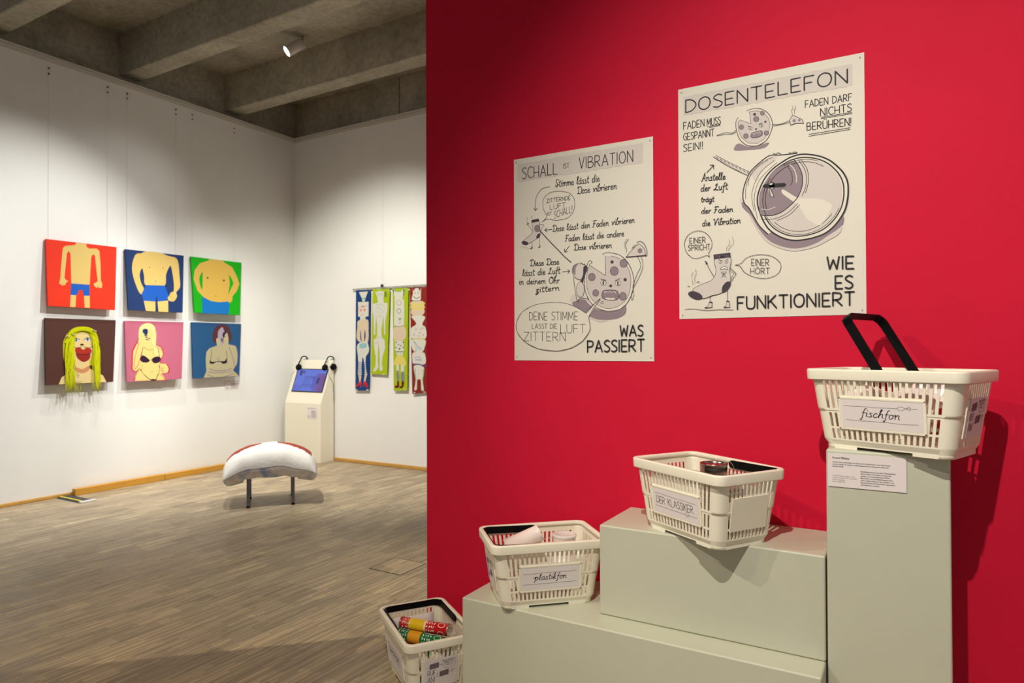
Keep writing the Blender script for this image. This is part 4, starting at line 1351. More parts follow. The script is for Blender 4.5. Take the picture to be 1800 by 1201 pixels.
def info_label(origin, u, v, n, w, hgt, label, cat='label', lines=True, full=None, thick=.003):
    """origin = top left corner on the surface"""
    o3, u, v, n = Vector(origin), Vector(u).normalized(), Vector(v).normalized(), Vector(n).normalized()
    bm = bmesh.new()
    vs = [bm.verts.new(o3 + u * a - v * b + n * d) for d in (0.0003, thick) for a, b in ((0, 0), (w, 0), (w, hgt), (0, hgt))]
    for q in ((0, 1, 2, 3), (7, 6, 5, 4), (0, 4, 5, 1), (1, 5, 6, 2), (2, 6, 7, 3), (3, 7, 4, 0)): bm.faces.new([vs[i] for i in q])
    bmesh.ops.recalc_face_normals(bm, faces=bm.faces)
    o = obj('info_label', bm, CARD); tag(o, label, cat)
    R_ = Matrix((u, v, n)).transposed().to_4x4()
    meshes = []
    if full:
        for (body, size, x, y, bold, mm) in full:
            T = Matrix.Translation(o3 + u * x - v * y + n * (thick + .0003)) @ R_
            meshes.append(small_text(body, size, T, mm, o, bold))
    else:
        s = Sheet(o3 + n * thick, n, u=u, v=v, off=.0004)
        GR = mat('grey_print', srgb(120, 112, 105), .8)
        s.line_uv([(w * .06, -hgt * .08), (w * .85, -hgt * .08)], hgt * .03, GR)
        for k in range(8): s.line_uv([(w * .42, -hgt * (.3 + .08 * k)), (w * random.uniform(.85, .94), -hgt * (.3 + .08 * k))], hgt * .03, GR)
        for k in range(3): s.line_uv([(w * .06, -hgt * (.72 + .08 * k)), (w * .3, -hgt * (.72 + .08 * k))], hgt * .025, GR)
        s.build(o, {'drawing': 'print'})
        return o
    for me in meshes:
        me.name = 'print'
        link(bpy.data.objects.new('print', me), o)
    return o


TXT = mat('text_ink', (.03, .028, .03), .8); TXT2 = mat('text_grey', srgb(120, 110, 108), .8)
info_label((-.2015, 2.12, 1.0055), (1, 0, 0), (0, 0, 1), (0, -1, 0), .194, .094, 'white printed card Sound Effekte at top of the tall plinth', full=[
    ('Sound Effekte', .0078, .012, .0145, True, TXT),
    ('Schülerinnen und Schüler der Klasse 4b, Grundschule in der Hasenheide,\nund der Klasse 7b, Schule im Bildungszentrum, in Zusammenarbeit mit\nSascha Kosatz', .0049, .012, .0255, True, TXT),
    ('Nachbauten experimenteller Fadentelefone,\ndie im Atelier entwickelt und erprobt\nwurden und die Beziehung zwischen\nMaterialien und Schallübertragung erfor-\nschen. Diese Arbeit ist dazu gedacht, von\nBesucherinnen und Besuchern ausprobiert\nund bespielt zu werden.', .0049, .083, .0475, True, TXT),
    ('Konservendosen, Joghurt, Plas-\ntikbecher, Pappröhre, Kunststoff,\nDraht, Holzstäbe\nBerlin, 2024/2025', .0046, .012, .0640, False, TXT2)])
info_label((XL, 4.755, .962), (0, 1, 0), (0, 0, 1), (1, 0, 0), .185, .102, 'small white printed card on left wall below the dark blue painting')

# ------------------------------------------------------------------ paintings on the left wall
def painting(corners, base, label, hook_px=None, lower=False):
    """board with its bottom edge standing off the wall; corners tl, tr, br, bl in photo pixels"""
    xt, xb = XL + .030, XL + .085
    P = []
    for i, c in enumerate(corners):
        x = xt if i < 2 else xb
        P.append(on_plane(*c, (x, 0, 0), Vector((1, 0, 0))))
    n = (P[1] - P[0]).cross(P[3] - P[0]); n.normalize()
    if n.x < 0: n = -n
    cen = sum(P, Vector()) / 4
    # make the four corners coplanar
    P = [p - n * (p - cen).dot(n) for p in P]
    bm = bmesh.new()
    a = [bm.verts.new(p) for p in P]; b = [bm.verts.new(p - n * .020) for p in P]
    bm.faces.new(a[::-1]); bm.faces.new(b)
    for k in range(4): bm.faces.new((a[k], a[(k + 1) % 4], b[(k + 1) % 4], b[k]))
    bmesh.ops.recalc_face_normals(bm, faces=bm.faces)
    o = obj('painting', bm, base); tag(o, label, 'painting', 'six paintings on the left wall')
    if not lower:
        for fr_ in (.05, .88):
            y = P[0].y + (P[1].y - P[0].y) * fr_
            bm = bmesh.new(); tube(bm, [(XL + .004, y, 3.80), (XL + .006, y, 1.62)], .0006, 5)
            obj('hanging_wire', bm, mat('nylon_wire', (.66, .64, .58), .4), o)
            for z_ in (3.735, 3.785):
                bm = bmesh.new(); box(bm, XL + .0005, XL + .009, y - .007, y + .007, z_, z_ + .014, bevel=.003, seg=1)
                obj('screw', bm, DMETAL, o)
    s = Sheet(cen, n, off=.0008)
    return o, s


def pm_(name, rgb): return mat('paint_' + name, tuple(.80 * c for c in srgb(*rgb)), .65, spec=.2)


SKIN = pm_('sand_skin', (226, 194, 112)); SHORTS = pm_('blue_shorts', (20, 92, 190))
a4 = (4.1407, 60, 410)
o, S = painting([(80.5, 420), (205, 434.5), (202, 545), (84.5, 537.5)], pm_('scarlet', (240, 52, 18)), 'scarlet painting of thin headless man in blue shorts, upper left')
S.frame(*a4)
S.fill([(303, 69), (380, 79), (382, 100), (400, 112), (455, 112), (475, 130), (483, 230), (485, 340), (496, 375), (488, 398), (474, 396), (466, 382), (448, 394), (434, 378), (462, 350), (455, 290), (442, 165), (428, 152), (415, 175), (404, 375), (270, 370), (264, 150), (250, 128), (238, 150), (228, 250), (220, 325), (238, 352), (226, 374), (208, 366), (196, 374), (182, 362), (190, 330), (196, 240), (208, 110), (225, 92), (280, 88), (302, 84)], SKIN, False)
S.fill([(266, 448), (306, 450), (300, 539), (261, 537)], SKIN, False); S.fill([(362, 455), (404, 455), (405, 545), (368, 543)], SKIN, False)
S.fill([(270, 366), (402, 376), (404, 456), (360, 455), (352, 415), (328, 412), (310, 452), (264, 450)], SHORTS, False)
for q in ([(208, 350), (184, 366)], [(214, 355), (196, 376)], [(222, 358), (208, 380)], [(228, 352), (222, 376)], [(232, 345), (242, 352)], [(468, 366), (440, 382)], [(474, 372), (454, 396)], [(480, 374), (472, 398)], [(488, 372), (490, 396)], [(470, 352), (436, 372)]): S.line(q, 8, SKIN, False)
S.build(o, {'drawing': 'painted_figure'})
o, S = painting([(220, 438), (323, 449.5), (321, 549.5), (226, 544.5)], pm_('navy', (26, 54, 104)), 'navy painting of muscular headless man in blue shorts, upper middle')
S.frame(*a4)
S.fill([(775, 147), (822, 133), (920, 144), (975, 165), (1030, 180), (1050, 220), (1058, 310), (1062, 390), (1035, 430), (1040, 460), (1020, 494), (1000, 496), (978, 490), (972, 470), (1000, 440), (1016, 415), (1015, 350), (1000, 260), (988, 240), (960, 300), (946, 384), (815, 380), (800, 310), (786, 256), (768, 300), (778, 360), (798, 405), (785, 445), (758, 420), (722, 320), (712, 240), (732, 165), (755, 148)], SKIN, True)
S.fill([(798, 492), (882, 496), (882, 570), (812, 565)], SKIN, False); S.fill([(898, 496), (975, 490), (976, 574), (905, 572)], SKIN, False)
S.fill([(816, 378), (950, 382), (976, 450), (974, 490), (902, 498), (890, 458), (880, 498), (795, 492), (782, 440)], SHORTS, False)
for c in ((840, 250), (938, 256), (884, 352)): S.circ(c, 4, 4, pm_('brown_dot', (120, 80, 40)))
S.line([(945, 488), (972, 487)], 4, INK, False)
for q in ([(1000, 440), (974, 474)], [(1010, 450), (986, 488)], [(1020, 455), (1002, 494)], [(1030, 450), (1018, 490)], [(1005, 430), (990, 445)]): S.line(q, 9, SKIN, False)
for q in ([(985, 470), (996, 458)], [(1000, 478), (1008, 462)], [(1014, 480), (1020, 466)]): S.line(q, 2.5, pm_('ochre_line', (150, 110, 50)), False)
S.build(o, {'drawing': 'painted_figure'})
b4 = (4.446, 320, 430)
o, S = painting([(335.5, 451), (424.5, 462), (422, 554), (342.5, 549.5)], pm_('green', (18, 176, 14)), 'green painting of stout headless man in blue trousers, upper right')
S.frame(*b4)
SK2 = pm_('gold_skin', (222, 182, 84))
S.fill([(212, 113), (318, 124), (330, 140), (390, 175), (430, 250), (448, 310), (425, 370), (395, 402), (392, 440), (374, 456), (352, 446), (280, 452), (225, 442), (165, 410), (120, 360), (90, 270), (98, 200), (140, 145), (205, 126)], SK2, False)
GR_ = MATS['paint_green']
S.fill([(134, 268), (144, 236), (160, 220), (158, 348), (142, 320)], GR_); S.fill([(368, 238), (400, 300), (384, 340), (362, 390), (372, 310)], GR_)
S.fill([(155, 415), (168, 412), (225, 442), (290, 452), (362, 445), (372, 480), (362, 545), (160, 538)], pm_('sky_shorts', (16, 118, 196)), False)
for c in ((200, 260), (326, 281)): S.circ(c, 7, 7, pm_('nipple', (84, 40, 20)))
S.circ((262, 402), 5, 3, pm_('brown_dot', (120, 80, 40)))
S.build(o, {'drawing': 'painted_figure'})
# lower row
o, S = painting([(79, 559), (203.5, 563), (199, 671.5), (81, 677.5)], pm_('dark_brown', (84, 48, 38)), 'dark brown painting of face with huge red lips and yellow yarn hair, lower left', lower=True)
S.frame(*a4)
YH = pm_('yellow_hair', (196, 190, 20)); LSK = pm_('pale_skin', (230, 204, 140)); LIP = pm_('red_lips', (176, 42, 26)); DKL = pm_('dark_line', (30, 18, 16))
S.fill([(210, 820), (235, 740), (290, 690), (360, 682), (430, 700), (465, 760), (472, 850), (465, 950), (440, 960), (240, 960)], YH)
S.fill([(300, 930), (400, 930), (402, 985), (500, 1035), (526, 1084), (178, 1101), (200, 1050), (290, 990)], LSK, False)
S.fill([(284, 790), (300, 745), (350, 722), (405, 745), (432, 790), (425, 870), (400, 935), (350, 962), (305, 930), (284, 870)], LSK)
S.fill([(300, 975), (350, 990), (400, 965), (396, 1000), (350, 1020), (305, 1005)], pm_('blush', (206, 140, 92)))
for c in ((305, 778), (388, 774)):
    S.circ(c, 22, 12, pm_('eye_white', (220, 220, 215))); S.circ(c, 9, 11, pm_('blue_eye', (50, 80, 150))); S.line([(c[0] - 26, c[1] + 2), (c[0], c[1] - 13), (c[0] + 26, c[1] - 2)], 4, DKL)
S.line([(270, 815), (300, 835), (345, 828)], 4, DKL); S.line([(434, 820), (400, 835), (360, 828)], 4, DKL)
S.circ((348, 812), 14, 7, DKL)
S.fill([(298, 842), (328, 830), (356, 848), (388, 832), (418, 852), (404, 880), (350, 882), (308, 880)], LIP)
S.fill([(306, 884), (350, 880), (404, 880), (402, 916), (362, 938), (322, 918)], pm_('dark_lips', (150, 32, 22)))
S.line([(302, 880), (350, 884), (410, 878)], 5, DKL)
for q in ([(262, 735), (300, 700), (360, 690)], [(300, 745), (330, 705), (370, 700)], [(420, 760), (400, 715), (370, 700)]): S.line(q, 3, pm_('hair_line', (120, 110, 20)))
S.build(o, {'drawing': 'painted_figure'})
bm = bmesh.new()
rs = random.Random(2)
nb_ = S.n


def wp(x, y, d):
    q = S.px((x, y)); return tuple(S.p0 + S.u * q[0] + S.v * q[1] + nb_ * d)


for k in range(46):
    x0 = 225 + rs.uniform(0, 62); xe = x0 + rs.uniform(-18, 40); ye = rs.choice([1060, 1090, 1120, 1150]) + rs.uniform(-20, 20)
    P = [wp(250 + rs.uniform(0, 60), 720 + rs.uniform(-20, 20), .006), wp(x0, 830, .014), wp(x0 + rs.uniform(-8, 8), 950, .016), wp(xe, ye, .012)]
    tube(bm, catmull(P, k=4), .0024, 4)
for k in range(34):
    x0 = 425 + rs.uniform(0, 45); ye = rs.choice([1070, 1110, 1150]) + rs.uniform(-20, 20)
    P = [wp(395 + rs.uniform(0, 45), 712 + rs.uniform(-10, 20), .006), wp(x0, 830, .014), wp(x0 + rs.uniform(-10, 5), 950, .016), wp(x0 + rs.uniform(-5, 15), ye, .012)]
    tube(bm, catmull(P, k=4), .0024, 4)
for k in range(26):
    j = rs.uniform(-16, 16)
    P = [wp(228 + j * .5, 800, .008), wp(262, 725 + j, .012), wp(345, 696 + j, .014), wp(430, 722 + j, .012), wp(466 + j * .5, 800, .008)]
    tube(bm, catmull(P, k=4), .0024, 4)
for k in range(14):
    x0 = 235 + rs.uniform(0, 110); tube(bm, [wp(x0, 1080, .012), wp(x0 + rs.uniform(-15, 15), 1120, .012), wp(x0 + rs.uniform(-25, 25), 1165 + rs.uniform(0, 30), .01)], .0009, 4)
yh = obj('yarn_hair', bm, mat('yellow_yarn', srgb(190, 192, 14), .9, spec=.1), o); tag(yh, 'bright yellow yarn hair hanging below the board', kind='stuff')
for (x, y) in ((235, 752), (278, 738), (430, 712)):
    bm = bmesh.new(); a_, b_ = Vector(wp(x - 12, y - 6, .022)), Vector(wp(x + 14, y + 6, .022)); tube(bm, [a_, b_], .004, 6)
    obj('hair_clip', bm, mat('pale_clip', (.8, .72, .55), .5), o)

PKS = pm_('fair_skin', (228, 208, 128))
o, S = painting([(219, 564), (322.5, 566.5), (319.5, 666), (223, 672)], pm_('pink', (196, 104, 128)), 'pink painting of blonde woman in black bikini holding a phone, lower middle', lower=True)
S.frame(*a4)
HALO = pm_('magenta', (206, 44, 84))
bodyp = [(775, 800), (800, 780), (862, 800), (925, 835), (938, 880), (912, 945), (960, 952), (980, 985), (972, 1015), (925, 1022), (945, 1045), (955, 1068), (730, 1076), (742, 1035), (768, 990), (735, 1006), (716, 990), (720, 860), (748, 805)]
cx_ = sum(p[0] for p in bodyp) / len(bodyp); cy_ = sum(p[1] for p in bodyp) / len(bodyp)
S.fill([(cx_ + (x - cx_) * 1.07, min(cy_ + (y - cy_) * 1.045, 1074)) for x, y in bodyp], HALO, False)
S.fill(bodyp, PKS, False)
S.fill([(758, 760), (762, 700), (790, 665), (838, 655), (878, 680), (892, 740), (890, 830), (905, 890), (872, 866), (862, 800), (780, 790)], pm_('blonde', (232, 218, 150)))
S.fill([(790, 740), (820, 700), (856, 705), (862, 760), (840, 800), (805, 800)], PKS)
S.fill([(790, 705), (808, 696), (826, 704), (824, 735), (806, 745), (792, 728)], pm_('phone_blue', (24, 40, 90)))
S.fill([(756, 800), (776, 740), (790, 725), (810, 745), (820, 790), (790, 815)], PKS)
for q in ([(802, 742), (822, 748)], [(808, 755), (826, 762)], [(812, 772), (830, 778)]): S.line(q, 7, pm_('nail_blue', (40, 70, 110)), False)
S.circ((838, 768), 7, 5, LIP)
S.fill([(768, 915), (790, 890), (820, 905), (845, 925), (870, 905), (905, 898), (924, 918), (905, 942), (870, 945), (850, 922), (828, 940), (790, 940)], pm_('black_plum', (46, 16, 44)))
S.line([(780, 895), (792, 830)], 3, DKL, False); S.line([(912, 900), (905, 850)], 3, DKL, False)
S.line([(770, 990), (800, 1030), (845, 1066), (880, 1068), (905, 1020), (915, 960)], 4, DKL)
S.fill([(835, 1066), (866, 1062), (896, 1066), (880, 1072)], DKL, False)
S.line([(762, 800), (735, 900), (728, 985), (755, 960), (785, 860)], 3, HALO)
for q in ([(922, 985), (940, 980)], [(922, 1000), (942, 996)], [(930, 1012), (945, 1008)]): S.line(q, 4, HALO, False)
SHD = pm_('tan_shade', (196, 160, 84)); SC2 = MATS['paint_magenta']
for q in ([(800, 830), (830, 850), (868, 846)], [(790, 960), (780, 1000), (800, 1030)], [(905, 960), (912, 1000), (892, 1040)], [(765, 990), (740, 1030), (735, 1070)], [(905, 1022), (935, 1045), (948, 1066)]): S.line(q, 5, SHD)
S.line([(862, 655), (882, 690), (890, 760), (890, 830), (932, 850), (938, 885), (915, 942), (962, 952), (980, 985), (972, 1015)], 3, SC2)
S.line([(760, 690), (756, 770), (722, 850), (714, 985), (738, 1005), (768, 985)], 3, SC2)
S.circ((858, 1010), 3, 3, DKL); S.line([(868, 850), (865, 890)], 3, pm_('shade_skin', (196, 160, 90)), False)
S.build(o, {'drawing': 'painted_figure'})

o, S = painting([(337, 566.5), (424, 569.5), (420.5, 661.5), (340, 665.5)], pm_('steel_blue', (36, 84, 128)), 'steel blue painting of dark-haired woman in bikini holding a phone, lower right', lower=True)
S.frame(*b4)
VSK = pm_('olive_skin', (186, 176, 138)); VSH = pm_('violet_shade', (120, 100, 140))
bodyb = [(215, 810), (270, 790), (330, 770), (372, 782), (420, 795), (434, 850), (430, 930), (400, 980), (425, 1005), (446, 1028), (168, 1042), (190, 990), (184, 900), (190, 840)]
S.fill(bodyb, VSK, False); S.line(bodyb[:10], 5, VSH)
S.fill([(245, 760), (240, 700), (262, 645), (310, 624), (360, 640), (384, 700), (382, 750), (350, 765), (290, 770)], pm_('auburn', (86, 44, 52)))
S.fill([(280, 690), (300, 655), (318, 648), (332, 690), (338, 740), (310, 785), (285, 770)], pm_('lilac_face', (168, 156, 172)))
S.fill([(268, 735), (296, 745), (300, 800), (275, 795)], VSK)
S.fill([(318, 690), (345, 682), (342, 730), (320, 735)], pm_('phone_black', (20, 22, 40)), False)
S.fill([(322, 760), (330, 715), (350, 690), (362, 730), (365, 800), (395, 880), (410, 960), (385, 968), (350, 900), (338, 820)], VSK); S.line([(366, 800), (395, 880), (410, 950)], 4, VSH)
for q in ([(305, 735), (322, 748)], [(305, 750), (320, 760)], [(316, 712), (334, 720)]): S.line(q, 8, DKL, False)
S.fill([(213, 905), (235, 918), (282, 912), (330, 912), (350, 890), (352, 925), (322, 934), (300, 918), (268, 918), (240, 934), (218, 930)], pm_('black_plum', (46, 16, 44)), False)
S.line([(232, 818), (222, 910)], 3, DKL); S.line([(345, 830), (352, 900)], 3, DKL)
for q in ([(212, 970), (260, 985), (330, 985), (390, 970)], [(205, 995), (260, 1002), (330, 1000), (385, 990)], [(200, 1018), (240, 1034)], [(330, 1034), (400, 1010)]): S.line(q, 4, VSH)
S.line([(275, 880), (280, 912), (288, 915), (290, 880)], 3, VSH)
S.build(o, {'drawing': 'painted_figure'})

# ------------------------------------------------------------------ paper banners hanging on a rail
YN = YB - .035
rail = empty('hanging_rail', (-4.95, YB - .02, 1.99))
tag(rail, 'thin grey rail on back wall from which the four painted strips hang', 'rail')
bm = bmesh.new(); box(bm, -5.50, -3.2, YB - .032, YB - .022, 1.985, 2.000)
obj('bar', bm, mat('rail_grey', srgb(150, 146, 136), .5), rail, world_coords=True)
for x in (-5.055, -4.2):
    bm = bmesh.new(); tube(bm, [(x, YB - .012, 3.78), (x, YB - .026, 2.0)], .0006, 5)
    obj('hanging_wire', bm, MATS['nylon_wire'], rail, world_coords=True)
    bm = bmesh.new(); box(bm, x - .012, x + .012, YB - .045, YB - .018, 1.998, 2.03, bevel=.004, seg=1)
    obj('clip', bm, DMETAL, rail, world_coords=True)
c4 = (5.006, 600, 480)


def banner(corners, base, label):
    P = [on_plane(*c, (0, YN, 0), Vector((0, 1, 0))) for c in corners]
    n_seg = 10
    bm = bmesh.new(); rows = []
    for i in range(n_seg + 1):
        t = i / n_seg
        a = P[0].lerp(P[3], t); b = P[1].lerp(P[2], t)
        off = .010 * math.sin(t * 3.0)
        rows.append([bm.verts.new((a.x, YN + .0015 - 0 * off, a.z)), bm.verts.new((b.x, YN + .0015, b.z))])
    back = [[bm.verts.new((v.co.x, v.co.y + .002, v.co.z)) for v in r_] for r_ in rows]
    for i in range(n_seg):
        bm.faces.new((rows[i][0], rows[i][1], rows[i + 1][1], rows[i + 1][0])); bm.faces.new((back[i][1], back[i][0], back[i + 1][0], back[i + 1][1]))
        bm.faces.new((rows[i][0], rows[i + 1][0], back[i + 1][0], back[i][0])); bm.faces.new((rows[i][1], back[i][1], back[i + 1][1], rows[i + 1][1]))
    bm.faces.new((rows[0][0], back[0][0], back[0][1], rows[0][1])); bm.faces.new((rows[-1][0], rows[-1][1], back[-1][1], back[-1][0]))
    bmesh.ops.recalc_face_normals(bm, faces=bm.faces)
    o = obj('painted_strip', bm, base); tag(o, label, 'banner', 'painted paper strips on the rail')
    # strip tab up to the rail
    for xx in (P[0].x + .03, P[1].x - .05):
        bm = bmesh.new(); box(bm, xx, xx + .02, YN + .0035, YN + .008, P[0].z - .01, 1.99)
        obj('clip', bm, MATS['rail_grey'], o)
    s = Sheet((P[0].x, YN + .0015, P[0].z), (0, -1, 0), off=.0006).frame(*c4)
    return o, s


PW = pm_('chalk_white', (226, 224, 210)); PG = pm_('pale_peach', (226, 206, 176)); PCY = pm_('pale_cyan', (150, 200, 205)); PRD = pm_('bright_red', (214, 40, 36)); PYL = pm_('soft_yellow', (232, 214, 110)); PGR = pm_('leaf_green', (96, 176, 90)); PBL = pm_('pen_blue', (70, 100, 190)); PGY = pm_('mid_grey', (140, 140, 145))
o, S = banner([(625.5, 510.5), (650.5, 509.5), (648.5, 686.5), (624.5, 687)], pm_('royal_blue', (14, 66, 128)), 'royal blue paper strip with tall figure in red shoes, leftmost on rail')
S.fill([(155, 168), (235, 162), (212, 225), (206, 250), (186, 250), (180, 225)], PW, False); S.line([(186, 225), (210, 225)], 14, pm_('mint', (130, 200, 160)), False)
S.fill([(146, 256), (240, 252), (240, 380), (212, 386), (212, 415), (166, 415), (166, 386), (148, 384)], PW, False)
S.line([(146, 292), (240, 290)], 2, MAUVE, False)
for c in ((172, 328), (204, 326)): S.circ(c, 9, 14, pm_('salmon', (240, 150, 130)), None)
S.line([(180, 300), (190, 292), (202, 300)], 7, PRD); S.line([(168, 370), (190, 374), (200, 360)], 5, pm_('salmon', (240, 150, 130))); S.line([(150, 300), (146, 340)], 3, PRD); S.line([(240, 300), (243, 340)], 3, PRD)
S.fill([(150, 420), (232, 412), (240, 500), (240, 580), (222, 630), (205, 600), (215, 560), (206, 500), (198, 600), (180, 602), (172, 500), (166, 570), (178, 610), (150, 600), (134, 560), (142, 480)], PG)
S.fill([(160, 615), (222, 605), (244, 660), (240, 700), (215, 745), (220, 850), (228, 900), (206, 906), (205, 820), (190, 740), (178, 820), (178, 900), (148, 902), (150, 800), (145, 720), (138, 650)], PW)
S.fill([(165, 625), (215, 618), (225, 650), (190, 665), (160, 655)], PCY)
for y in range(790, 905, 16): S.line([(148, y), (178, y)], 5, MATS['paint_royal_blue'], False); S.line([(206, y), (228, y)], 5, MATS['paint_royal_blue'], False)
S.fill([(152, 905), (176, 905), (172, 950), (180, 970), (150, 990), (158, 950)], PG); S.fill([(205, 905), (224, 905), (214, 950), (222, 970), (200, 970)], PG)
S.fill([(130, 990), (168, 955), (178, 965), (174, 1005), (166, 1005), (164, 985), (132, 1004)], PRD); S.fill([(192, 1000), (204, 955), (222, 965), (234, 1000), (222, 1010), (208, 980), (196, 1005)], PRD)
S.line([(124, 1024), (140, 1030)], 9, PW, False); S.line([(222, 1030), (236, 1030)], 9, PW, False)
S.build(o, {'drawing': 'painted_figure'})
o, S = banner([(655, 508.5), (685, 508), (680.5, 659.5), (651.5, 657.5)], pm_('lime', (176, 198, 22)), 'lime green paper strip with slim white figure, shortest of the four')
S.fill([(296, 160), (312, 170), (320, 160), (356, 158), (366, 168), (382, 158), (370, 215), (374, 262), (404, 262), (408, 320), (388, 420), (388, 540), (378, 545), (372, 380), (352, 500), (356, 560), (382, 590), (386, 660), (362, 740), (356, 800), (366, 850), (350, 865), (336, 850), (338, 790), (336, 680), (326, 620), (322, 760), (326, 830), (300, 868), (278, 862), (300, 820), (304, 740), (288, 660), (284, 590), (314, 560), (316, 470), (306, 380), (300, 480), (298, 545), (286, 540), (284, 400), (274, 320), (276, 272), (322, 262), (316, 215)], PW, False)
S.circ((328, 190), 7, 9, PW, 1.5); S.circ((352, 188), 7, 9, PW, 1.5)
for q in ([(310, 280), (350, 275), (375, 290)], [(310, 300), (345, 315), (370, 350)], [(320, 340), (350, 360)], [(315, 385), (360, 380)]): S.line(q, 3, pm_('mint', (130, 200, 160)))
S.line([(290, 570), (310, 575), (330, 560), (350, 575), (375, 580)], 2, MAUVE); S.line([(290, 610), (310, 618), (325, 600)], 2, MAUVE)
S.fill([(378, 165), (396, 165), (400, 205), (380, 212)], pm_('dark_lime', (120, 150, 20)))
S.line([(362, 890), (378, 894)], 8, PW, False)
S.build(o, {'drawing': 'painted_figure'})
o, S = banner([(689.5, 507.5), (717.5, 506.5), (716, 687), (692, 687)], MATS['paint_lime'], 'lime green paper strip with dog faces and ruffled skirt, third on the rail')
S.fill([(452, 150), (472, 140), (480, 160), (460, 178)], pm_('corner_blue', (30, 110, 160)), False); S.fill([(558, 150), (540, 140), (536, 180), (548, 206)], MATS['paint_corner_blue'], False)
S.fill([(468, 145), (482, 165), (530, 162), (540, 140), (546, 170), (538, 235), (552, 245), (552, 455), (530, 470), (480, 470), (464, 450), (470, 240), (464, 180)], PW)
S.circ((508, 262), 20, 22, PW, 2); S.circ((506, 335), 18, 20, PW, 3); S.fill([(502, 398), (530, 396), (516, 420)], pm_('leaf_green', (96, 176, 90)), False); S.line([(516, 420), (516, 445)], 3, INK, False); S.line([(470, 465), (510, 474), (548, 462)], 3)
S.fill([(462, 482), (558, 478), (560, 580), (470, 590)], PG)
S.fill([(472, 595), (488, 600), (548, 596), (552, 690), (530, 695), (476, 690)], PW, False)
for c in ((484, 612), (546, 612), (482, 655), (504, 632), (524, 640), (512, 668), (545, 655)): S.circ(c, 5, 6, INK)
S.line([(506, 662), (512, 675), (520, 662)], 4); S.line([(476, 692), (552, 692)], 2.5, INK, False)
S.fill([(482, 698), (546, 698), (540, 730), (490, 730)], PW, False); S.line([(496, 700), (496, 728)], 2); S.line([(520, 700), (522, 728)], 2)
S.fill([(488, 732), (540, 730), (575, 800), (560, 815), (530, 812), (514, 800), (500, 815), (470, 812), (462, 800)], PYL)
S.fill([(486, 815), (506, 812), (508, 880), (504, 950), (492, 950), (488, 880)], PW); S.fill([(526, 812), (552, 812), (550, 880), (552, 950), (530, 950), (526, 880)], PW)
S.fill([(486, 870), (506, 866), (508, 950), (492, 955)], PGY); S.fill([(526, 880), (552, 874), (554, 950), (530, 955)], PGY)
S.fill([(492, 952), (508, 952), (510, 998), (498, 1012), (472, 1010), (470, 992), (492, 990)], pm_('wine', (110, 20, 24)), False); S.fill([(530, 955), (552, 952), (550, 995), (535, 1014), (512, 1014), (514, 1000), (532, 992)], MATS['paint_wine'], False)
S.line([(552, 1026), (566, 1028)], 8, PW, False)
S.build(o, {'drawing': 'painted_figure'})
o, S = banner([(720, 506), (749.5, 505), (750, 690), (724.5, 692.5)], pm_('brick_red', (142, 40, 26)), 'brick red paper strip with stacked creatures, rightmost and partly behind red wall')
S.fill([(628, 140), (638, 160), (650, 136), (680, 136), (690, 160), (702, 132), (700, 180), (696, 240), (655, 246), (620, 236), (630, 180)], PW)
S.circ((650, 178), 3, 8, INK); S.circ((676, 176), 3, 8, INK); S.line([(636, 206), (662, 226), (690, 208)], 4); S.line([(616, 240), (660, 246), (700, 240)], 3)
S.fill([(612, 262), (640, 244), (700, 244), (730, 262), (726, 300), (732, 345), (700, 378), (640, 380), (612, 350), (618, 310)], PG)
for y in (268, 300): S.line([(614, y), (650, y + 14), (700, y + 10), (730, y)], 22, PYL)
S.fill([(616, 385), (640, 375), (705, 375), (738, 390), (716, 440), (716, 460), (740, 480), (742, 570), (616, 572), (604, 520), (620, 480), (656, 455), (652, 430)], PW)
for (x, y) in ((655, 490), (690, 520), (715, 480), (640, 540), (680, 550), (720, 540), (700, 490)): S.line([(x - 6, y), (x + 5, y + 12)], 5, pm_('salmon', (240, 150, 130)), False); S.line([(x, y + 12), (x + 6, y - 2)], 3, PBL, False)
S.line([(618, 580), (740, 576)], 8, PYL, False)
S.fill([(618, 588), (736, 586), (732, 660), (705, 700), (640, 690), (618, 640)], PW); S.line([(630, 590), (660, 650), (650, 690), (690, 650), (720, 690)], 5, PCY); S.line([(640, 600), (700, 680)], 4, PBL)
S.fill([(630, 702), (700, 700), (735, 710), (738, 800), (640, 800), (626, 770)], PW); S.line([(645, 745), (690, 740), (700, 760), (650, 765), (710, 770)], 3, PBL); S.line([(634, 800), (700, 806), (720, 824), (745, 818)], 8, PBL)
S.fill([(642, 815), (720, 820), (728, 880), (718, 950), (726, 1030), (704, 1030), (700, 950), (684, 935), (668, 950), (664, 1025), (642, 1025), (654, 950), (644, 880)], PW)
S.line([(652, 840), (650, 900), (660, 945)], 6, PGR); S.line([(722, 850), (724, 900), (712, 945)], 6, PGR)
S.line([(636, 1050), (650, 1052)], 8, PW, False); S.line([(724, 1048), (738, 1048)], 8, PW, False)
S.build(o, {'drawing': 'painted_figure'})

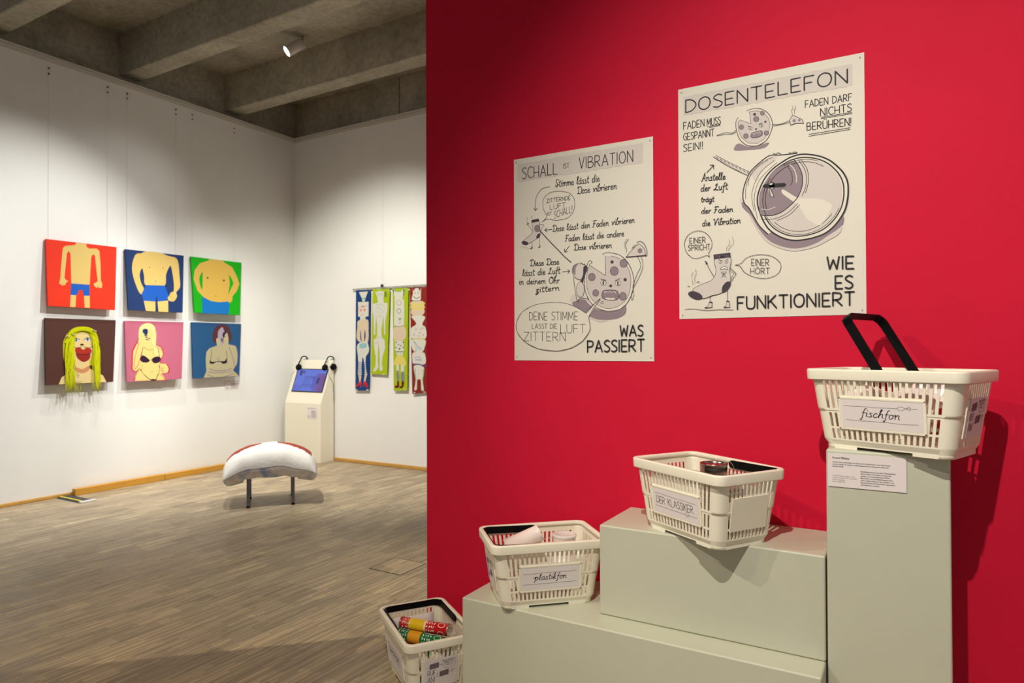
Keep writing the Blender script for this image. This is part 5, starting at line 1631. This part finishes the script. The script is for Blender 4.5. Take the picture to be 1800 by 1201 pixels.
# ------------------------------------------------------------------ media kiosk in the corner
kx0, kx1, ky0, ky1 = -6.400, -5.805, 5.500, 5.728 - .022
kz1, kz2, kyt = .676, 1.165, 5.690
kiosk = empty('media_kiosk', (-6.1, 5.6, 0))
tag(kiosk, 'ivory slant-topped media kiosk standing in the room corner', 'kiosk')
bm = bmesh.new()
prof = [(ky0, 0), (ky0, kz1), (kyt - .004, kz2), (kyt + .006, kz2 + .014), (ky1 - .004, kz2 + .014), (ky1, kz2 + .005), (ky1, 0)]
A = [bm.verts.new((kx0, y, z)) for y, z in prof]; B = [bm.verts.new((kx1, y, z)) for y, z in prof]
bm.faces.new(A); bm.faces.new(B[::-1])
for k in range(len(prof)): bm.faces.new((A[k], B[k], B[(k + 1) % len(prof)], A[(k + 1) % len(prof)]))
bmesh.ops.recalc_face_normals(bm, faces=bm.faces)
bmesh.ops.bevel(bm, geom=[e for e in bm.edges if e.calc_length() > .05], offset=.003, segments=1, affect='EDGES')
obj('cabinet', bm, KIOSK, kiosk, world_coords=True)
pn = Vector((0, -(kz2 - kz1), (kyt - .004 - ky0))).normalized()
p0 = Vector((0, ky0, kz1))
sc_ = [on_plane(*c, p0, pn) for c in ((524, 648.5), (579.5, 649.4), (565, 690), (513, 689))]
pu = Vector((1, 0, 0)); pv = pn.cross(pu).normalized()
if pv.z < 0: pv = -pv
sx0 = sum(p.x for p in (sc_[0], sc_[3])) / 2; sx1 = sum(p.x for p in (sc_[1], sc_[2])) / 2
sv0 = ((sc_[3] + sc_[2]) / 2 - p0).dot(pv); sv1 = ((sc_[0] + sc_[1]) / 2 - p0).dot(pv)
bm = bmesh.new()


def slab_p(bm, u0, u1, v0, v1, d0, d1):
    vs = [bm.verts.new(p0 + pu * a + pv * b + pn * d) for d in (d0, d1) for a, b in ((u0, v0), (u1, v0), (u1, v1), (u0, v1))]
    for q in ((3, 2, 1, 0), (4, 5, 6, 7), (0, 1, 5, 4), (1, 2, 6, 5), (2, 3, 7, 6), (3, 0, 4, 7)): bm.faces.new([vs[i] for i in q])


slab_p(bm, sx0, sx1, sv0, sv1, .0005, .008)
scr = obj('screen', bm, mat('screen_bezel', (.01, .01, .012), .3), kiosk, world_coords=True)
EM = lambda n, c, s=1.0: mat('screen_' + n, (0, 0, 0), .4, emit=srgb(*c), estr=s)
s = Sheet(p0, pn, u=pu, v=pv, off=.0085)
wv, hv = sx1 - sx0, sv1 - sv0
R_ = lambda a, b, c, d: [(sx0 + wv * a, sv0 + hv * b), (sx0 + wv * c, sv0 + hv * b), (sx0 + wv * c, sv0 + hv * d), (sx0 + wv * a, sv0 + hv * d)]
s.fill_uv(R_(.025, .035, .975, .965), EM('blue', (92, 112, 205)))
s.fill_uv(R_(.70, .05, .97, .80), EM('violet', (98, 84, 168)))
s.fill_uv(R_(.60, .10, .70, .70), EM('mid', (84, 98, 190)))
s.fill_uv([(sx0 + wv * a, sv0 + hv * b) for a, b in ((.82, .04), (.97, .04), (.97, .60), (.90, .80), (.84, .70))], EM('plum', (110, 70, 140)))
s.fill_uv([(sx0 + wv * a, sv0 + hv * b) for a, b in ((.74, .35), (.80, .34), (.83, .55), (.78, .68), (.73, .55))], EM('shadow', (44, 52, 110)))
for q in (((.33, .30), (.33, .66), (.50, .66), (.50, .30)), ((.50, .64), (.66, .64), (.66, .32)), ((.40, .34), (.40, .60), (.46, .60)), ((.54, .60), (.62, .60), (.62, .40)), ((.18, .22), (.70, .24)), ((.30, .30), (.68, .31)), ((.12, .10), (.30, .14))):
    s.line_uv([(sx0 + wv * a, sv0 + hv * b) for a, b in q], .006, EM('line', (48, 58, 128)))
s.fill_uv(R_(.12, .70, .20, .92), EM('shadow', (44, 52, 110))); s.fill_uv(R_(.22, .80, .28, .90), EM('shadow', (44, 52, 110)))
s.fill_uv(R_(.04, .05, .14, .30), EM('mid', (84, 98, 190)))
s.build(scr, {'drawing': 'picture'})
info_label((-6.02, ky0, .635), (1, 0, 0), (0, 0, 1), (0, -1, 0), .165, .135, 'small white printed card on the front of the ivory media kiosk')


def headphones(x, label):
    root = empty('headphones', (x, 5.69, 1.19)); tag(root, label, 'headphones', 'black headphones hung over the kiosk')
    # band from front cup over the kiosk top to the rear cup
    yf, zf = 5.630, 1.075
    cf = Vector((x, 0, 0)); cf = p0 + pn * .03 + pv * ((1.085 - kz1) / pv.z); cf.x = x
    rear = Vector((x + .02, ky1 + .012, 1.11))
    P = [tuple(cf + Vector((0, 0, .03))), (x + .004, 5.655, 1.175), (x + .012, 5.672, 1.212), (x + .03, 5.69, 1.222), (x + .06, 5.70, 1.215), (x + .075, 5.704, 1.188)]
    bm = bmesh.new(); tube(bm, catmull(P, k=5), .007, 8)
    obj('headband', bm, BLACKP, root, world_coords=True)
    for c, nrm in ((cf, pn), (Vector((x + .088, 5.700, 1.115)), None)):
        if nrm is None:
            # rear cup hangs at the kiosk's side only for the right pair, otherwise behind the headband
            if x < -6: continue
            c = Vector((kx1 + .020, 5.685, 1.10)); nrm = Vector((1, -.2, 0)).normalized()
        Mx = oriented(c - nrm * .022, nrm)
        bm = bmesh.new(); rings = lathe(bm, [(.030, 0), (.038, .006), (.040, .016), (.036, .028), (.028, .036), (.012, .038)], 24, M4=Mx)
        bm.faces.new(rings[0]); bm.faces.new(rings[-1])
        obj('ear_cup', bm, BLACKP, root, smooth=True, world_coords=True)
    if x < -6: P = [(x, 5.66, 1.06), (kx0 - .012, 5.64, 1.03), (kx0 - .010, 5.60, .96), (kx0 - .006, 5.62, .88), (kx0 - .004, 5.66, .80)]
    else: P = [(kx1 + .012, 5.67, 1.14), (kx1 + .008, 5.62, 1.08), (kx1 + .006, 5.62, 1.0), (kx1 + .006, 5.68, .92), (kx1 + .004, 5.70, .80), (kx1 + .004, 5.70, .70)]
    bm = bmesh.new(); tube(bm, catmull(P, k=5), .002, 6)
    obj('cable', bm, mat('grey_cable', (.12, .12, .12), .5), root, world_coords=True)


headphones(-6.315, 'black headphones hanging on the left of the kiosk top')
headphones(-5.875, 'black headphones hanging on the right of the kiosk top')

# ------------------------------------------------------------------ stool and pillow
ang = math.radians(49.8)
sc0 = Vector((-4.720, 3.909, 0))
stool = empty('stool', sc0, ang)
tag(stool, 'low metal-legged stool almost hidden under the big white pillow', 'stool')
bm = bmesh.new(); box(bm, -.180, .180, -.185, .185, .290, .312, bevel=.004, seg=1)
obj('seat', bm, mat('seat_grey', (.3, .3, .3), .6), stool)
for sx in (-1, 1):
    for sy in (-1, 1):
        bm = bmesh.new(); x, y = sx * .176, sy * .176
        box(bm, x - .0125, x + .0125, y - .0125, y + .0125, .004, .290, bevel=.002, seg=1)
        box(bm, x - .0135, x + .0135, y - .0135, y + .0135, 0, .016, mat=1)
        obj('leg', bm, [STEEL, BLACKP], stool)

pil = empty('pillow', sc0 + Vector((0, 0, .314)), ang)
tag(pil, 'large bulging white pillow with rust red patches draped over the stool', 'pillow')
bm = bmesh.new()
NX, NY = 48, 36
HX, HY = .405, .275


def sgn(x): return -1 if x < 0 else 1


def pz(s, t, top):
    e = max(0.0, (1 - abs(s) ** 7)) ** .42 * max(0.0, (1 - abs(t) ** 3.2)) ** .5
    seam = .262 + .082 * (1 - s * s) + .006 * math.sin(s * 9) * (abs(t) ** 2)
    wr = .008 * math.sin(s * 14 + t * 3) * abs(t) ** 2 + .006 * math.sin(s * 23 - 2 * t) * abs(t) ** 3
    if top: return seam + e * (.158 - .030 * s * s) + wr * e
    low = seam - e * (.135 - .025 * s * s + .008 * math.sin(s * 7 + 1)) + wr * e
    inside = min(1, max(0, (.80 - max(abs(s * HX / .255), abs(t * HY / .255))) / .12 + .5))
    return low * (1 - inside) + .318 * inside


grid = {}
for side in (0, 1):
    for i in range(NX + 1):
        for j in range(NY + 1):
            s_ = -math.cos(math.pi * i / NX); t_ = -math.cos(math.pi * j / NY)
            edge = i in (0, NX) or j in (0, NY)
            if edge and side == 1: grid[(side, i, j)] = grid[(0, i, j)]; continue
            cx = s_ * HX * (1 - .10 * (t_ * t_) * (s_ * s_) - .05 * (1 - t_ * t_) * abs(s_) ** 3)
            cy = t_ * HY * (1 - .10 * (1 - s_ * s_) * abs(t_) ** 3)
            cx *= .985
            grid[(side, i, j)] = bm.verts.new((cx, cy, pz(s_, t_, side == 0) - .314))
for side in (0, 1):
    for i in range(NX):
        for j in range(NY):
            q = [grid[(side, i, j)], grid[(side, i + 1, j)], grid[(side, i + 1, j + 1)], grid[(side, i, j + 1)]]
            if side: q = q[::-1]
            q2 = []
            for v in q:
                if v not in q2: q2.append(v)
            if len(q2) < 3: continue
            f = bm.faces.new(q2); f.smooth = True
            sm = -math.cos(math.pi * (i + .5) / NX); tm = -math.cos(math.pi * (j + .5) / NY)
            mi = 0
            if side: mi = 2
            else:
                if tm > -.62 + .5 * abs(sm + .25) - .0 and -.93 < sm < -.22 and tm > -.60 + .9 * (sm + .93) ** 1.2: mi = 1
                if .10 < sm < .88 and tm > .05 - .95 * (sm - .10) + .55 * max(0, sm - .6): mi = 1
            f.material_index = mi
cot = mat('white_cotton', srgb(240, 238, 232), .9, bump=.25, bscale=40)
rust = mat('rust_red_paint', srgb(150, 46, 20), .85)


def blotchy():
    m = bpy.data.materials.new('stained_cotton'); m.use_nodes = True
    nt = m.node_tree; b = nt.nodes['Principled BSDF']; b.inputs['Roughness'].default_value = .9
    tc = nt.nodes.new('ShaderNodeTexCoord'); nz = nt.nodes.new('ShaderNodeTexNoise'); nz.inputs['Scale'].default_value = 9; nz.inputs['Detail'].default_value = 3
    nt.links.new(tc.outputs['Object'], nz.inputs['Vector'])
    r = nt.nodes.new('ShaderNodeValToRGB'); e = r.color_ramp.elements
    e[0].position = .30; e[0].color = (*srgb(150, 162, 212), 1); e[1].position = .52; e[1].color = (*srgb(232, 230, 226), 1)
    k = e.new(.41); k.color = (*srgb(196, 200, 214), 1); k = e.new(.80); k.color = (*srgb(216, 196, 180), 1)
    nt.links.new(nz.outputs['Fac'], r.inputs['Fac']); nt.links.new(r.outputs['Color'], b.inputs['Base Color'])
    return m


obj('cover', bm, [cot, rust, blotchy()], pil, smooth=False)
bm = bmesh.new()
for P in ([(math.cos(math.pi * (1 - i / 30)), -1) for i in range(31)],):
    pts = []
    for s_, t_ in P:
        cx = s_ * HX * (1 - .10 * s_ * s_) * .985; cy = t_ * HY * (1 - .10 * (1 - s_ * s_)) - .001
        pts.append((cx, cy, pz(s_, t_, True) - .314))
    tube(bm, pts, .0016, 5)
obj('seam', bm, mat('grey_thread', (.5, .5, .5), .9), pil)

# ------------------------------------------------------------------ ceiling spotlight that can be seen
back = Vector((-5.129, 4.626, 4.335)); front = back + .19 * (FWD * -.36 - RIGHT * .72 - UP * .60).normalized()
d_ = (front - back).normalized()
sl = empty('spotlight', back)
tag(sl, 'small white cylinder spotlight, lit, hanging between two concrete beams', 'spotlight')
Lb = (front - back).length
Mx = oriented(back, d_)
bm = bmesh.new(); rings = lathe(bm, [(.001, 0), (.050, 0), (.053, .004), (.053, Lb), (.050, Lb), (.048, Lb - .006)], 32, M4=Mx)
obj('housing', bm, mat('lamp_white', (.62, .60, .58), .4), sl, smooth=True, world_coords=True)
bm = bmesh.new(); rings = lathe(bm, [(.048, Lb - .006), (.001, Lb - .004)], 32, M4=Mx)
obj('lens', bm, mat('lamp_glow', (1, 1, 1), .5, emit=(1, .97, .9), estr=14), sl, world_coords=True)
bm = bmesh.new(); tube(bm, [back + Vector((0, 0, .0)), (back.x, back.y, ZC)], .008, 8)
obj('mount', bm, mat('mount_grey', (.45, .43, .40), .5), sl, world_coords=True)
